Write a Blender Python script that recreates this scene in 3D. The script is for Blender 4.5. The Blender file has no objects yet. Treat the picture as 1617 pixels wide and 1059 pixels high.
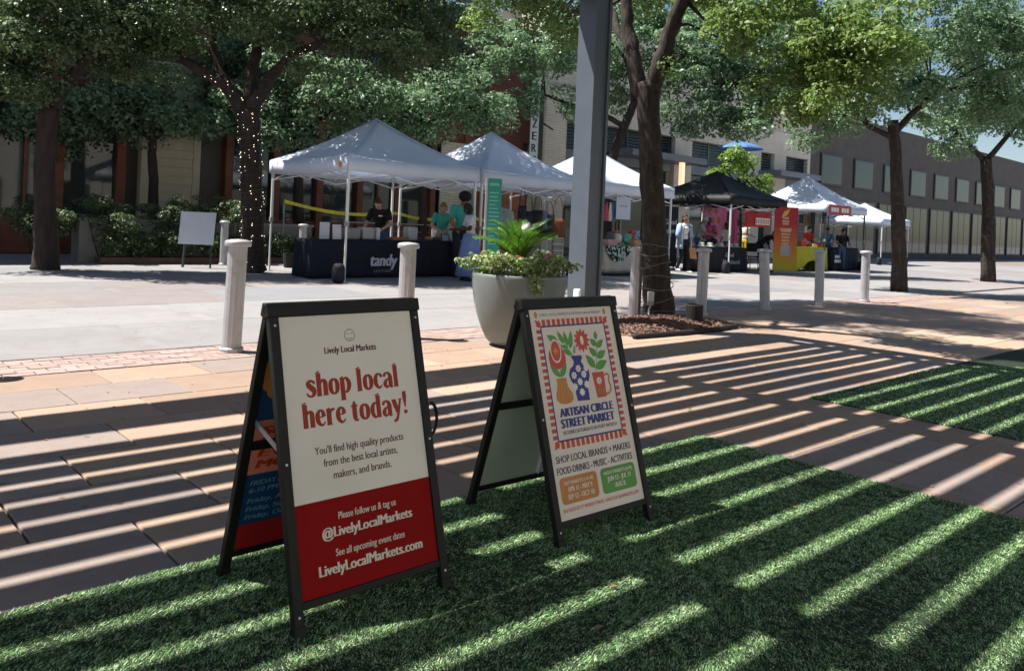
import bpy, math, random
import numpy as np
from mathutils import Vector, Matrix
random.seed(7)
rng = np.random.default_rng(7)
R = math.radians
SC = bpy.context.scene
COL = SC.collection

# ---------------------------------------------------------------- camera
EYE = 1.3
cam = bpy.data.cameras.new('camera')
cam.sensor_width = 36.0
cam.lens = 36.0 * 1280 / 1617
cam.shift_y = -0.111
cam.clip_start = 0.05
cam.clip_end = 600
cam_o = bpy.data.objects.new('camera', cam)
COL.objects.link(cam_o)
cam_o.matrix_world = Matrix.Translation((0, 0, EYE)) @ Matrix.Rotation(R(90), 4, 'X') @ Matrix.Rotation(R(2.5), 4, 'Z')
SC.camera = cam_o

# ---------------------------------------------------------------- sky, sun, exposure
SUN_EL = R(60)
SUN_H = Vector((-0.995, 0.06, 0)).normalized()           # horizontal direction towards the sun
SUN_V = (SUN_H * math.cos(SUN_EL) + Vector((0, 0, math.sin(SUN_EL)))).normalized()
world = bpy.data.worlds.new('World')
SC.world = world
world.use_nodes = True
wn = world.node_tree
wn.nodes.clear()
w_out = wn.nodes.new('ShaderNodeOutputWorld')
w_bg = wn.nodes.new('ShaderNodeBackground')
w_sky = wn.nodes.new('ShaderNodeTexSky')
w_sky.sky_type = 'NISHITA'
w_sky.sun_disc = False
w_sky.sun_elevation = SUN_EL
w_sky.sun_rotation = math.atan2(SUN_H.x, SUN_H.y)
w_sky.air_density = 1.0
w_sky.dust_density = 0.6
w_bg.inputs['Strength'].default_value = 0.056
wn.links.new(w_sky.outputs[0], w_bg.inputs['Color'])
wn.links.new(w_bg.outputs[0], w_out.inputs['Surface'])
sun = bpy.data.lights.new('sun', 'SUN')
sun.energy = 5.0
sun.angle = R(0.55)
sun.color = (1.0, 0.955, 0.89)
sun_o = bpy.data.objects.new('sun', sun)
COL.objects.link(sun_o)
sun_o.rotation_euler = (-SUN_V).to_track_quat('-Z', 'Y').to_euler()
SC.view_settings.view_transform = 'Standard'
SC.view_settings.look = 'None'
SC.view_settings.gamma = 1.0
SC.view_settings.exposure = 1.12
SC.view_settings.use_curve_mapping = False
SC.render.engine = 'CYCLES'
SC.cycles.use_denoising = True
SC.cycles.max_bounces = 8
SC.cycles.transparent_max_bounces = 8
SC.cycles.caustics_reflective = False
SC.cycles.caustics_refractive = False

# ---------------------------------------------------------------- street grid: s runs along the street, p towards the plaza
GA = R(42.5)
SX, SY = math.cos(GA), math.sin(GA)
def W(s, p, z=0.0):
    return Vector((s * SX + p * SY, s * SY - p * SX, z))
S3 = Vector((SX, SY, 0)); P3 = Vector((SY, -SX, 0)); Z3 = Vector((0, 0, 1))
CR, SR = math.cos(R(2.5)), math.sin(R(2.5))
def at(x, y, d):
    """a point of the place seen at photo position x, y and d metres away"""
    dx, dy = x - 808, y - 350
    u = dx * CR + dy * SR; v = -dx * SR + dy * CR
    return Vector((u * d / 1280, d, EYE - v * d / 1280))

# ---------------------------------------------------------------- materials
MATS = {}
def mat(name, col, rough=0.6, var=0.14, scale=6.0, bump=0.0, bscale=60.0, metal=0.0, spec=0.4, trans=0.0, emit=None, estr=0.0, island=0.0, stain=None, stretch=1.0, spots=0.0):
    if name in MATS: return MATS[name]
    m = bpy.data.materials.new(name); m.use_nodes = True
    nt = m.node_tree; N = nt.nodes; L = nt.links
    b = N['Principled BSDF']; out = N['Material Output']
    tc = N.new('ShaderNodeTexCoord')
    no = N.new('ShaderNodeTexNoise'); no.inputs['Scale'].default_value = scale; no.inputs['Detail'].default_value = 5
    mp0 = N.new('ShaderNodeMapping'); mp0.inputs['Scale'].default_value = (1, 1, stretch)
    L.new(tc.outputs['Object'], mp0.inputs['Vector']); L.new(mp0.outputs[0], no.inputs['Vector'])
    mx = N.new('ShaderNodeMix'); mx.data_type = 'RGBA'
    c = Vector(col)
    mx.inputs['A'].default_value = (*[max(0, x * (1 - var)) for x in c], 1)
    mx.inputs['B'].default_value = (*[min(1, x * (1 + var)) for x in c], 1)
    rmp = N.new('ShaderNodeMapRange'); rmp.inputs['From Min'].default_value = 0.3; rmp.inputs['From Max'].default_value = 0.7
    L.new(no.outputs['Fac'], rmp.inputs['Value']); L.new(rmp.outputs[0], mx.inputs['Factor'])
    colout = mx.outputs['Result']
    if island:
        g = N.new('ShaderNodeNewGeometry')
        mr = N.new('ShaderNodeMapRange'); mr.inputs['To Min'].default_value = 1 - island; mr.inputs['To Max'].default_value = 1 + island
        L.new(g.outputs['Random Per Island'], mr.inputs['Value'])
        hs = N.new('ShaderNodeHueSaturation'); L.new(colout, hs.inputs['Color']); L.new(mr.outputs[0], hs.inputs['Value'])
        colout = hs.outputs['Color']
    if stain:
        n2 = N.new('ShaderNodeTexNoise'); n2.inputs['Scale'].default_value = stain[1]; n2.inputs['Detail'].default_value = 8; n2.inputs['Roughness'].default_value = 0.65
        L.new(tc.outputs['Object'], n2.inputs['Vector'])
        r2 = N.new('ShaderNodeMapRange'); r2.inputs['From Min'].default_value = 0.52; r2.inputs['From Max'].default_value = 0.72; r2.inputs['To Max'].default_value = stain[2]
        L.new(n2.outputs['Fac'], r2.inputs['Value'])
        m2 = N.new('ShaderNodeMix'); m2.data_type = 'RGBA'; m2.inputs['B'].default_value = (*stain[0], 1)
        L.new(r2.outputs[0], m2.inputs['Factor']); L.new(colout, m2.inputs['A']); colout = m2.outputs['Result']
    if spots:
        for sc_, th_, dk in ((5.0, 0.10, 0.55), (23.0, 0.13, 0.75)):
            vo = N.new('ShaderNodeTexVoronoi'); vo.inputs['Scale'].default_value = sc_; vo.inputs['Randomness'].default_value = 1.0
            oi = N.new('ShaderNodeObjectInfo'); av = N.new('ShaderNodeVectorMath'); av.operation = 'ADD'
            sc3 = N.new('ShaderNodeVectorMath'); sc3.operation = 'SCALE'; sc3.inputs['Scale'].default_value = 37.0
            cx = N.new('ShaderNodeCombineXYZ'); L.new(oi.outputs['Random'], cx.inputs['X']); L.new(oi.outputs['Random'], cx.inputs['Y']); L.new(cx.outputs[0], sc3.inputs[0])
            L.new(tc.outputs['Object'], av.inputs[0]); L.new(sc3.outputs[0], av.inputs[1]); L.new(av.outputs[0], vo.inputs['Vector'])
            r3 = N.new('ShaderNodeMapRange'); r3.inputs['From Min'].default_value = th_ * 0.6; r3.inputs['From Max'].default_value = th_; r3.inputs['To Min'].default_value = dk; r3.inputs['To Max'].default_value = 1.0
            L.new(vo.outputs['Distance'], r3.inputs['Value'])
            h3 = N.new('ShaderNodeHueSaturation'); L.new(colout, h3.inputs['Color']); L.new(r3.outputs[0], h3.inputs['Value']); colout = h3.outputs['Color']
        oi2 = N.new('ShaderNodeObjectInfo'); r4 = N.new('ShaderNodeMapRange'); r4.inputs['To Min'].default_value = 0.88; r4.inputs['To Max'].default_value = 1.12
        L.new(oi2.outputs['Random'], r4.inputs['Value']); h4 = N.new('ShaderNodeHueSaturation'); L.new(colout, h4.inputs['Color']); L.new(r4.outputs[0], h4.inputs['Value']); colout = h4.outputs['Color']
    L.new(colout, b.inputs['Base Color'])
    b.inputs['Roughness'].default_value = rough
    b.inputs['Metallic'].default_value = metal
    b.inputs['Specular IOR Level'].default_value = spec
    if bump:
        nb = N.new('ShaderNodeTexNoise'); nb.inputs['Scale'].default_value = bscale; nb.inputs['Detail'].default_value = 6
        mpn = N.new('ShaderNodeMapping'); mpn.inputs['Scale'].default_value = (1, 1, stretch); L.new(tc.outputs['Object'], mpn.inputs['Vector'])
        L.new(mpn.outputs[0], nb.inputs['Vector'])
        bp = N.new('ShaderNodeBump'); bp.inputs['Strength'].default_value = bump; bp.inputs['Distance'].default_value = 0.02
        L.new(nb.outputs['Fac'], bp.inputs['Height']); L.new(bp.outputs[0], b.inputs['Normal'])
    if emit:
        b.inputs['Emission Color'].default_value = (*emit, 1); b.inputs['Emission Strength'].default_value = estr
    if trans:
        t = N.new('ShaderNodeBsdfTranslucent'); L.new(colout, t.inputs['Color'])
        ms = N.new('ShaderNodeMixShader'); ms.inputs[0].default_value = trans
        L.new(b.outputs[0], ms.inputs[1]); L.new(t.outputs[0], ms.inputs[2]); L.new(ms.outputs[0], out.inputs['Surface'])
    MATS[name] = m
    return m

def leaf_mat(name, c1, c2, c3, trans=0.35, rough=0.42, spec=0.5):
    if name in MATS: return MATS[name]
    m = bpy.data.materials.new(name); m.use_nodes = True
    nt = m.node_tree; N = nt.nodes; L = nt.links
    b = N['Principled BSDF']; out = N['Material Output']
    g = N.new('ShaderNodeNewGeometry')
    cr = N.new('ShaderNodeValToRGB')
    cr.color_ramp.elements[0].color = (*c1, 1); cr.color_ramp.elements[1].color = (*c3, 1)
    e = cr.color_ramp.elements.new(0.55); e.color = (*c2, 1)
    L.new(g.outputs['Random Per Island'], cr.inputs['Fac'])
    L.new(cr.outputs['Color'], b.inputs['Base Color'])
    b.inputs['Roughness'].default_value = rough; b.inputs['Specular IOR Level'].default_value = spec
    t = N.new('ShaderNodeBsdfTranslucent')
    hs = N.new('ShaderNodeHueSaturation'); hs.inputs['Saturation'].default_value = 1.1; hs.inputs['Value'].default_value = 1.75
    L.new(cr.outputs['Color'], hs.inputs['Color']); L.new(hs.outputs[0], t.inputs['Color'])
    ms = N.new('ShaderNodeMixShader'); ms.inputs[0].default_value = trans
    L.new(b.outputs[0], ms.inputs[1]); L.new(t.outputs[0], ms.inputs[2]); L.new(ms.outputs[0], out.inputs['Surface'])
    MATS[name] = m
    return m

def brick_mat(name, c1, c2, mortar, sc, bw=0.5, rh=0.25, ms=0.02, rough=0.8, rot=None):
    m = bpy.data.materials.new(name); m.use_nodes = True
    nt = m.node_tree; N = nt.nodes; L = nt.links
    b = N['Principled BSDF']
    tc = N.new('ShaderNodeTexCoord'); dt = N.new('ShaderNodeVectorMath'); dt.operation = 'DOT_PRODUCT'
    dt.inputs[1].default_value = rot
    se = N.new('ShaderNodeSeparateXYZ'); mp = N.new('ShaderNodeCombineXYZ')
    L.new(tc.outputs['Object'], dt.inputs[0]); L.new(tc.outputs['Object'], se.inputs[0]); L.new(dt.outputs['Value'], mp.inputs['X']); L.new(se.outputs['Z'], mp.inputs['Y'])
    bt = N.new('ShaderNodeTexBrick')
    bt.inputs['Color1'].default_value = (*c1, 1); bt.inputs['Color2'].default_value = (*c2, 1); bt.inputs['Mortar'].default_value = (*mortar, 1)
    bt.inputs['Scale'].default_value = sc; bt.inputs['Brick Width'].default_value = bw; bt.inputs['Row Height'].default_value = rh; bt.inputs['Mortar Size'].default_value = ms
    L.new(mp.outputs[0], bt.inputs['Vector'])
    no = N.new('ShaderNodeTexNoise'); no.inputs['Scale'].default_value = 1.3; no.inputs['Detail'].default_value = 6
    L.new(tc.outputs['Object'], no.inputs['Vector'])
    hs = N.new('ShaderNodeHueSaturation'); mr = N.new('ShaderNodeMapRange'); mr.inputs['To Min'].default_value = 0.8; mr.inputs['To Max'].default_value = 1.2
    L.new(no.outputs['Fac'], mr.inputs['Value']); L.new(mr.outputs[0], hs.inputs['Value']); L.new(bt.outputs['Color'], hs.inputs['Color'])
    L.new(hs.outputs[0], b.inputs['Base Color']); b.inputs['Roughness'].default_value = rough
    bp = N.new('ShaderNodeBump'); bp.inputs['Strength'].default_value = 0.5; bp.inputs['Distance'].default_value = 0.01; bp.invert = True
    L.new(bt.outputs['Fac'], bp.inputs['Height']); L.new(bp.outputs[0], b.inputs['Normal'])
    MATS[name] = m
    return m

def glass_mat(name, col, rough=0.04):
    m = bpy.data.materials.new(name); m.use_nodes = True
    b = m.node_tree.nodes['Principled BSDF']
    b.inputs['Base Color'].default_value = (*col, 1); b.inputs['Roughness'].default_value = rough
    b.inputs['Specular IOR Level'].default_value = 0.5
    N = m.node_tree.nodes; L = m.node_tree.links
    no = N.new('ShaderNodeTexNoise'); no.inputs['Scale'].default_value = 0.7
    tc = N.new('ShaderNodeTexCoord'); L.new(tc.outputs['Object'], no.inputs['Vector'])
    bp = N.new('ShaderNodeBump'); bp.inputs['Strength'].default_value = 0.08; L.new(no.outputs['Fac'], bp.inputs['Height']); L.new(bp.outputs[0], b.inputs['Normal'])
    MATS[name] = m
    return m

# ---------------------------------------------------------------- mesh building
class MB:
    def __init__(self): self.v = []; self.f = []; self.m = []; self.cur = 0; self.marks = []; self.hold = False
    def mark(self):
        if not self.hold: self.marks.append((len(self.v), len(self.f)))
        return self
    def add(self, vs, fs):
        o = len(self.v); self.v += [tuple(p) for p in vs]
        for f in fs: self.f.append(tuple(i + o for i in f)); self.m.append(self.cur)
        return self
    def obox(self, c, ax, ay, az):
        c = Vector(c); vs = []
        for k in (-1, 1):
            for j in (-1, 1):
                for i in (-1, 1): vs.append(c + ax * (i / 2) + ay * (j / 2) + az * (k / 2))
        return self.add(vs, [(0, 2, 3, 1), (4, 5, 7, 6), (0, 1, 5, 4), (2, 6, 7, 3), (0, 4, 6, 2), (1, 3, 7, 5)])
    def box(self, c, size, rz=0.0):
        ca, sa = math.cos(rz), math.sin(rz)
        return self.obox(c, Vector((ca, sa, 0)) * size[0], Vector((-sa, ca, 0)) * size[1], Z3 * size[2])
    def gbox(self, s0, s1, p0, p1, z0, z1):
        return self.obox(W((s0 + s1) / 2, (p0 + p1) / 2, (z0 + z1) / 2), S3 * (s1 - s0), P3 * -(p1 - p0), Z3 * (z1 - z0))
    def bar(self, a, b, w, h=None, up=Z3):
        a = Vector(a); b = Vector(b); d = b - a
        if d.length < 1e-6: return self
        x = d.normalized(); y = up.cross(x)
        if y.length < 1e-3: y = Vector((1, 0, 0)).cross(x)
        y.normalize(); z = x.cross(y)
        return self.obox((a + b) / 2, d, y * w, z * (h or w))
    def tube(self, pts, rad, n=8, caps=True):
        pts = [Vector(p) for p in pts]
        if not hasattr(rad, '__len__'): rad = [rad] * len(pts)
        vs = []; fs = []; ref = None
        for i, p in enumerate(pts):
            t = (pts[min(i + 1, len(pts) - 1)] - pts[max(i - 1, 0)]).normalized()
            if ref is None: ref = Vector((1, 0, 0)) if abs(t.x) < 0.9 else Vector((0, 1, 0))
            a = (ref - t * ref.dot(t)).normalized(); b = t.cross(a); ref = a
            for k in range(n):
                q = 2 * math.pi * k / n
                vs.append(p + (a * math.cos(q) + b * math.sin(q)) * rad[i])
        for i in range(len(pts) - 1):
            for k in range(n):
                k2 = (k + 1) % n
                fs.append((i * n + k, i * n + k2, (i + 1) * n + k2, (i + 1) * n + k))
        if caps:
            fs.append(tuple(range(n))[::-1]); fs.append(tuple((len(pts) - 1) * n + k for k in range(n)))
        return self.add(vs, fs)
    def lathe(self, prof, c, n=24, wob=None):
        c = Vector(c); vs = []; fs = []
        for (r, z) in prof:
            for k in range(n):
                q = 2 * math.pi * k / n; rr = r * (wob(q, z) if wob else 1)
                vs.append(c + Vector((rr * math.cos(q), rr * math.sin(q), z)))
        for i in range(len(prof) - 1):
            for k in range(n):
                k2 = (k + 1) % n
                fs.append((i * n + k, i * n + k2, (i + 1) * n + k2, (i + 1) * n + k))
        if prof[0][0] > 1e-4: fs.append(tuple(range(n))[::-1])
        if prof[-1][0] > 1e-4: fs.append(tuple((len(prof) - 1) * n + k for k in range(n)))
        return self.add(vs, fs)
    def ball(self, c, rx, ry=None, rz=None, n=10, m=6, rot=None):
        c = Vector(c); ry = ry or rx; rz = rz or rx; vs = []; fs = []
        for i in range(m + 1):
            t = math.pi * i / m
            for k in range(n):
                q = 2 * math.pi * k / n
                p = Vector((rx * math.sin(t) * math.cos(q), ry * math.sin(t) * math.sin(q), -rz * math.cos(t)))
                vs.append(c + (rot @ p if rot else p))
        for i in range(m):
            for k in range(n):
                k2 = (k + 1) % n
                fs.append((i * n + k, i * n + k2, (i + 1) * n + k2, (i + 1) * n + k))
        return self.add(vs, fs)
    def poly(self, pts): return self.add(pts, [tuple(range(len(pts)))])
    def grid(self, fn, nu, nv):
        vs = [fn(i / nu, j / nv) for j in range(nv + 1) for i in range(nu + 1)]
        fs = [(j * (nu + 1) + i, j * (nu + 1) + i + 1, (j + 1) * (nu + 1) + i + 1, (j + 1) * (nu + 1) + i) for j in range(nv) for i in range(nu)]
        return self.add(vs, fs)
    def mesh(self, name, mats, origin=(0, 0, 0), smooth=False):
        me = bpy.data.meshes.new(name); o = Vector(origin)
        me.from_pydata([(x - o.x, y - o.y, z - o.z) for x, y, z in self.v], [], self.f)
        if not isinstance(mats, (list, tuple)): mats = [mats]
        for k in mats: me.materials.append(k)
        if len(mats) > 1: me.polygons.foreach_set('material_index', self.m)
        if smooth: me.polygons.foreach_set('use_smooth', [True] * len(me.polygons))
        me.update()
        return me
    def pieces(self, name, mats, parent):
        """one object for each printed piece"""
        mk = self.marks + [(len(self.v), len(self.f))]
        for (v0, f0), (v1, f1) in zip(mk, mk[1:]):
            if f1 == f0: continue
            b = MB(); b.v = self.v[v0:v1]; b.f = [tuple(i - v0 for i in f) for f in self.f[f0:f1]]; b.m = [0] * len(b.f)
            b.build(name, mats, parent)
    def build(self, name, mats, parent=None, smooth=False, bevel=0.0, solid=0.0, base=None):
        if parent is not None:
            r = parent
            while r.parent: r = r.parent
            o = r.location.copy()
        else:
            if base is None:
                xs = [v[0] for v in self.v]; ys = [v[1] for v in self.v]; zs = [v[2] for v in self.v]
                base = ((min(xs) + max(xs)) / 2, (min(ys) + max(ys)) / 2, min(zs))
            o = Vector(base)
        me = self.mesh(name, mats, o, smooth)
        ob = bpy.data.objects.new(name, me); COL.objects.link(ob)
        if parent is not None: ob.parent = parent
        else: ob.location = o
        # parent meshes carry the root's offset, so a grandchild keeps local zero
        if parent is not None and parent.parent is None and parent.type == 'MESH': pass
        if bevel:
            b = ob.modifiers.new('bevel', 'BEVEL'); b.width = bevel; b.segments = 2; b.limit_method = 'ANGLE'; b.angle_limit = R(40)
        if solid:
            b = ob.modifiers.new('solid', 'SOLIDIFY'); b.thickness = solid; b.offset = 0
        return ob

def tag(o, label=None, cat=None, group=None, kind=None):
    if label: o['label'] = label
    if cat: o['category'] = cat
    if group: o['group'] = group
    if kind: o['kind'] = kind
    return o
def empty(name, loc, label, cat, group=None):
    o = bpy.data.objects.new(name, None); COL.objects.link(o); o.location = loc; o.empty_display_size = 0.2
    return tag(o, label, cat, group)
def link_piece(name, me, parent, loc=(0, 0, 0), rz=0.0):
    o = bpy.data.objects.new(name, me); COL.objects.link(o); o.parent = parent; o.location = loc; o.rotation_euler.z = rz
    return o
def copy_tree(o, parent=None):
    c = o.copy(); COL.objects.link(c)
    if parent: c.parent = parent
    for ch in list(o.children): copy_tree(ch, c)
    return c
def raw_mesh(name, verts, nper, mats, parent=None, base=(0, 0, 0), smooth=False):
    """verts: (n*nper, 3) array of separate polygons with nper corners"""
    nv = len(verts); nf = nv // nper
    o = Vector(base)
    if parent is not None:
        r = parent
        while r.parent: r = r.parent
        o = r.location
    me = bpy.data.meshes.new(name)
    me.vertices.add(nv); me.loops.add(nv); me.polygons.add(nf)
    me.vertices.foreach_set('co', (verts - np.array(o)).astype(np.float32).ravel())
    me.loops.foreach_set('vertex_index', np.arange(nv, dtype=np.int32))
    me.polygons.foreach_set('loop_start', np.arange(0, nv, nper, dtype=np.int32))
    me.polygons.foreach_set('loop_total', np.full(nf, nper, dtype=np.int32))
    if smooth: me.polygons.foreach_set('use_smooth', np.ones(nf, dtype=bool))
    me.materials.append(mats); me.update(calc_edges=True)
    ob = bpy.data.objects.new(name, me); COL.objects.link(ob)
    if parent is not None: ob.parent = parent
    else: ob.location = o
    return ob

# ---------------------------------------------------------------- lettering (flat print made as thin meshes)
_tc = {}
def text_geo(t, shear=0.0):
    k = (t, shear)
    if k not in _tc:
        cu = bpy.data.curves.new('t', 'FONT'); cu.body = t; cu.size = 1; cu.shear = shear; cu.resolution_u = 3
        ob = bpy.data.objects.new('t', cu)
        me = bpy.data.meshes.new_from_object(ob)
        vs = [(v.co.x, v.co.y) for v in me.vertices]; fs = [tuple(p.vertices) for p in me.polygons]
        bpy.data.objects.remove(ob); bpy.data.curves.remove(cu); bpy.data.meshes.remove(me)
        _tc[k] = (vs, fs)
    return _tc[k]
class Sheet:
    """a flat printed surface: x, y in metres from its top left corner, y down"""
    def __init__(self, o, ex, ey, nrm, w, h):
        self.o = Vector(o); self.ex = Vector(ex); self.ey = Vector(ey); self.n = Vector(nrm); self.w = w; self.h = h
    def p(self, u, v, k=0): return self.o + self.ex * (u * self.w) + self.ey * (v * self.h) + self.n * (0.0004 * k)
    def poly(self, mb, uv, k): mb.mark().poly([self.p(u, v, k) for u, v in uv])
    def rect(self, mb, u0, v0, u1, v1, k): self.poly(mb, [(u0, v0), (u0, v1), (u1, v1), (u1, v0)], k)
    def rrect(self, mb, u0, v0, u1, v1, r, k):
        ru = r; rv = r * self.w / self.h; pts = []
        for cu, cv, a0 in ((u0 + ru, v0 + rv, 180), (u1 - ru, v0 + rv, 270), (u1 - ru, v1 - rv, 0), (u0 + ru, v1 - rv, 90)):
            for i in range(5):
                a = R(a0 + i * 22.5)
                pts.append((cu + ru * math.cos(a), cv + rv * math.sin(a)))
        self.poly(mb, pts, k)
    def ell(self, mb, u, v, ru, rv, k, rot=0.0, n=20):
        asp = self.w / self.h; pts = []
        for i in range(n):
            a = -2 * math.pi * i / n; x = ru * math.cos(a); y = rv / asp * math.sin(a)
            pts.append((u + x * math.cos(rot) - y * math.sin(rot), v + (x * math.sin(rot) + y * math.cos(rot)) * asp))
        self.poly(mb, pts, k)
    def leaf(self, mb, a, b, wid, k):
        asp = self.h / self.w; dx = b[0] - a[0]; dy = (b[1] - a[1]) * asp; L = math.hypot(dx, dy); nx, ny = -dy / L, dx / L; l = []; r = []
        for i in range(1, 9):
            t = i / 9; w = wid * math.sin(math.pi * t ** 0.8)
            l.append((a[0] + dx * t + nx * w, a[1] + (dy * t + ny * w) / asp)); r.append((a[0] + dx * t - nx * w, a[1] + (dy * t - ny * w) / asp))
        self.poly(mb, [a] + l + [b] + r[::-1], k)
    def line(self, mb, pts, wid, k):
        asp = self.h / self.w; mb.mark(); h0 = mb.hold; mb.hold = True
        for a, b in zip(pts, pts[1:]):
            dx = b[0] - a[0]; dy = (b[1] - a[1]) * asp; L = math.hypot(dx, dy) or 1; nx, ny = -dy / L * wid / 2, dx / L * wid / 2
            self.poly(mb, [(a[0] + nx, a[1] + ny / asp), (b[0] + nx, b[1] + ny / asp), (b[0] - nx, b[1] - ny / asp), (a[0] - nx, a[1] - ny / asp)], k)
        mb.hold = h0
    def text(self, mb, t, u0, u1, vb, hv, k, bold=0.0, shear=0.0, caps=0.72):
        """fit t between u0 and u1 with its baseline at vb and capitals hv tall; bold widens the upright strokes"""
        vs, fs = text_geo(t, shear)
        x0 = min(q[0] for q in vs); x1 = max(q[0] for q in vs)
        bw = bold * hv * self.h / self.w
        sx = (u1 - u0 - bw) / (x1 - x0); sy = hv / caps
        n = 1 if not bold else 4
        mb.mark()
        for i in range(n):
            ox = bw * i / max(1, n - 1)
            mb.add([self.p(u0 + ox + (x - x0) * sx, vb - y * sy, k + i * 0.12) for x, y in vs], fs)
    def vtext(self, mb, t, u0, u1, v0, v1, k):
        for i, ch in enumerate(t):
            if ch == ' ': continue
            st = (v1 - v0) / len(t); self.text(mb, ch, u0, u1, v0 + st * (i + 0.85), st * 0.7, k, 0.08)
# ================================================================ THE GROUND
concrete = mat('street_concrete', (0.232, 0.222, 0.222), 0.85, 0.12, 1.2, 0.15, 90, stain=((0.17, 0.145, 0.13), 1.4, 0.6), spots=1)
concrete_b = mat('street_concrete_pink', (0.24, 0.212, 0.206), 0.85, 0.12, 1.5, 0.15, 90, stain=((0.18, 0.15, 0.13), 1.6, 0.6), spots=1)
concrete_c = mat('street_concrete_grey', (0.21, 0.212, 0.223), 0.85, 0.12, 1.5, 0.15, 90, stain=((0.16, 0.15, 0.14), 1.5, 0.6), spots=1)
joint = mat('joint_sand', (0.19, 0.16, 0.14), 0.95, 0.2, 20)
buff = mat('slab_buff', (0.355, 0.258, 0.19), 0.8, 0.14, 3, 0.25, 140, stain=((0.22, 0.16, 0.12), 3, 0.6), spots=1)
brown = mat('slab_brown', (0.315, 0.222, 0.166), 0.8, 0.14, 3, 0.25, 140, stain=((0.18, 0.13, 0.10), 3, 0.6), spots=1)
slate = mat('slab_bluegrey', (0.265, 0.213, 0.188), 0.8, 0.14, 3, 0.25, 140, stain=((0.15, 0.12, 0.10), 3, 0.6), spots=1)
pinkb = mat('brick_pink', (0.33, 0.245, 0.215), 0.85, 0.1, 8, 0.2, 120, island=0.12)

gd = MB(); gd.add([(-260, -120, -0.04), (260, -120, -0.04), (260, 400, -0.04), (-260, 400, -0.04)], [(0, 1, 2, 3)])
ground = tag(gd.build('ground', concrete, base=(0, 0, -0.04)), kind='structure')

def slab_mesh(name, w, d, m, h=0.036, b=0.006):
    mb = MB(); x, y = w / 2, d / 2
    lo = [(-x, -y, -h), (x, -y, -h), (x, y, -h), (-x, y, -h)]
    mi = [(-x, -y, -b), (x, -y, -b), (x, y, -b), (-x, y, -b)]
    hi = [(-x + b, -y + b, 0), (x - b, -y + b, 0), (x - b, y - b, 0), (-x + b, y - b, 0)]
    mb.add(lo + mi + hi, [(0, 1, 5, 4), (1, 2, 6, 5), (2, 3, 7, 6), (3, 0, 4, 7), (4, 5, 9, 8), (5, 6, 10, 9), (6, 7, 11, 10), (7, 4, 8, 11), (8, 9, 10, 11)])
    return mb.mesh(name, m)

# street beyond the bollards: large cast slabs
st = MB(); st.gbox(-14, 70, -34, -7.56, -0.038, -0.034)
street = tag(st.build('street', joint, base=(0, 0, 0)), kind='structure')
SW, SD = 2.3, 1.75
meshes = [slab_mesh('street_slab', SW - 0.007, SD - 0.007, m) for m in (concrete, concrete_b, concrete_c, concrete)]
for i in range(28):
    for j in range(9):
        s = -11 + SW * (i + 0.5 + 0.5 * (j % 2)); p = -7.58 - SD * (j + 0.5)
        q = W(s, p)
        if q.y < 2 or abs(q.x) > q.y * 0.78 + 2.5: continue
        k = [1, 0, 2, 0, 0, 1, 3, 0][(i * 5 + j * 3 + (j // 2)) % 8] if j < 6 else 0
        link_piece('slab', meshes[k % 4], street, (q.x, q.y, random.uniform(-0.002, 0.001)), GA)
# plain concrete apron in front of the buildings
ap = MB(); ap.gbox(-14, 70, -34, -7.58 - SD * 9 - 0.01, -0.034, 0.0)
tag(ap.build('pavement', concrete, base=(0, 0, 0)), kind='structure')

# brick course under the bollards
bm_ = MB(); bk = MB()
bm_.gbox(-8, 22, -7.55, -6.86, -0.038, -0.034)
course = tag(bm_.build('brick_course', joint, base=(0, 0, 0)), kind='structure')
for r_ in range(6):
    p = -7.49 + r_ * 0.112
    for i in range(130):
        s = -6 + 0.215 * i + (0.1075 if r_ % 2 else 0)
        c = W(s, p); 
        if abs(c.x) > c.y * 0.72 + 1: continue
        z = random.uniform(-0.004, 0)
        bk.obox((c.x, c.y, z - 0.018), S3 * 0.204, P3 * 0.101, Z3 * 0.036)
tag(bk.build('brick', pinkb, course), kind='stuff')

# plaza slabs under the pergola, colour bands across the slat direction
pz = MB(); pz.gbox(-9, 26, -6.86, 3.6, -0.039, -0.035)
plaza = tag(pz.build('plaza', joint, base=(0, 0, 0)), kind='structure')
PW, PD = 0.745, 0.56
pm = [slab_mesh('plaza_slab', PW - 0.008, PD - 0.008, m) for m in (buff, brown, slate)]
band = {}
seq = [1, 0, 2, 1, 2, 0, 0, 1, 2, 1, 1, 2, 0, 1, 1, 2, 1, 0, 1, 2]
n_pl = 0
for i in range(-8, 26):
    for j in range(0, 12):
        s = 0.40 + PW * (i + 0.5); p = -6.84 + PD * (j + 0.5)
        s += 0.0 if j % 2 == 0 else PW * 0.5
        q = W(s, p)
        if q.y < 1.2 or abs(q.x) > q.y * 0.7 + 1.2: continue
        if p > -2.7 and not (3.9 < s < 6.6): continue
        k = seq[(i + 8 + (j // 4) * 3) % 20]
        if random.random() < 0.08: k = random.choice((0, 1, 2))
        link_piece('slab', pm[k], plaza, (q.x, q.y, random.uniform(-0.002, 0.0015)), GA)
        n_pl += 1

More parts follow.
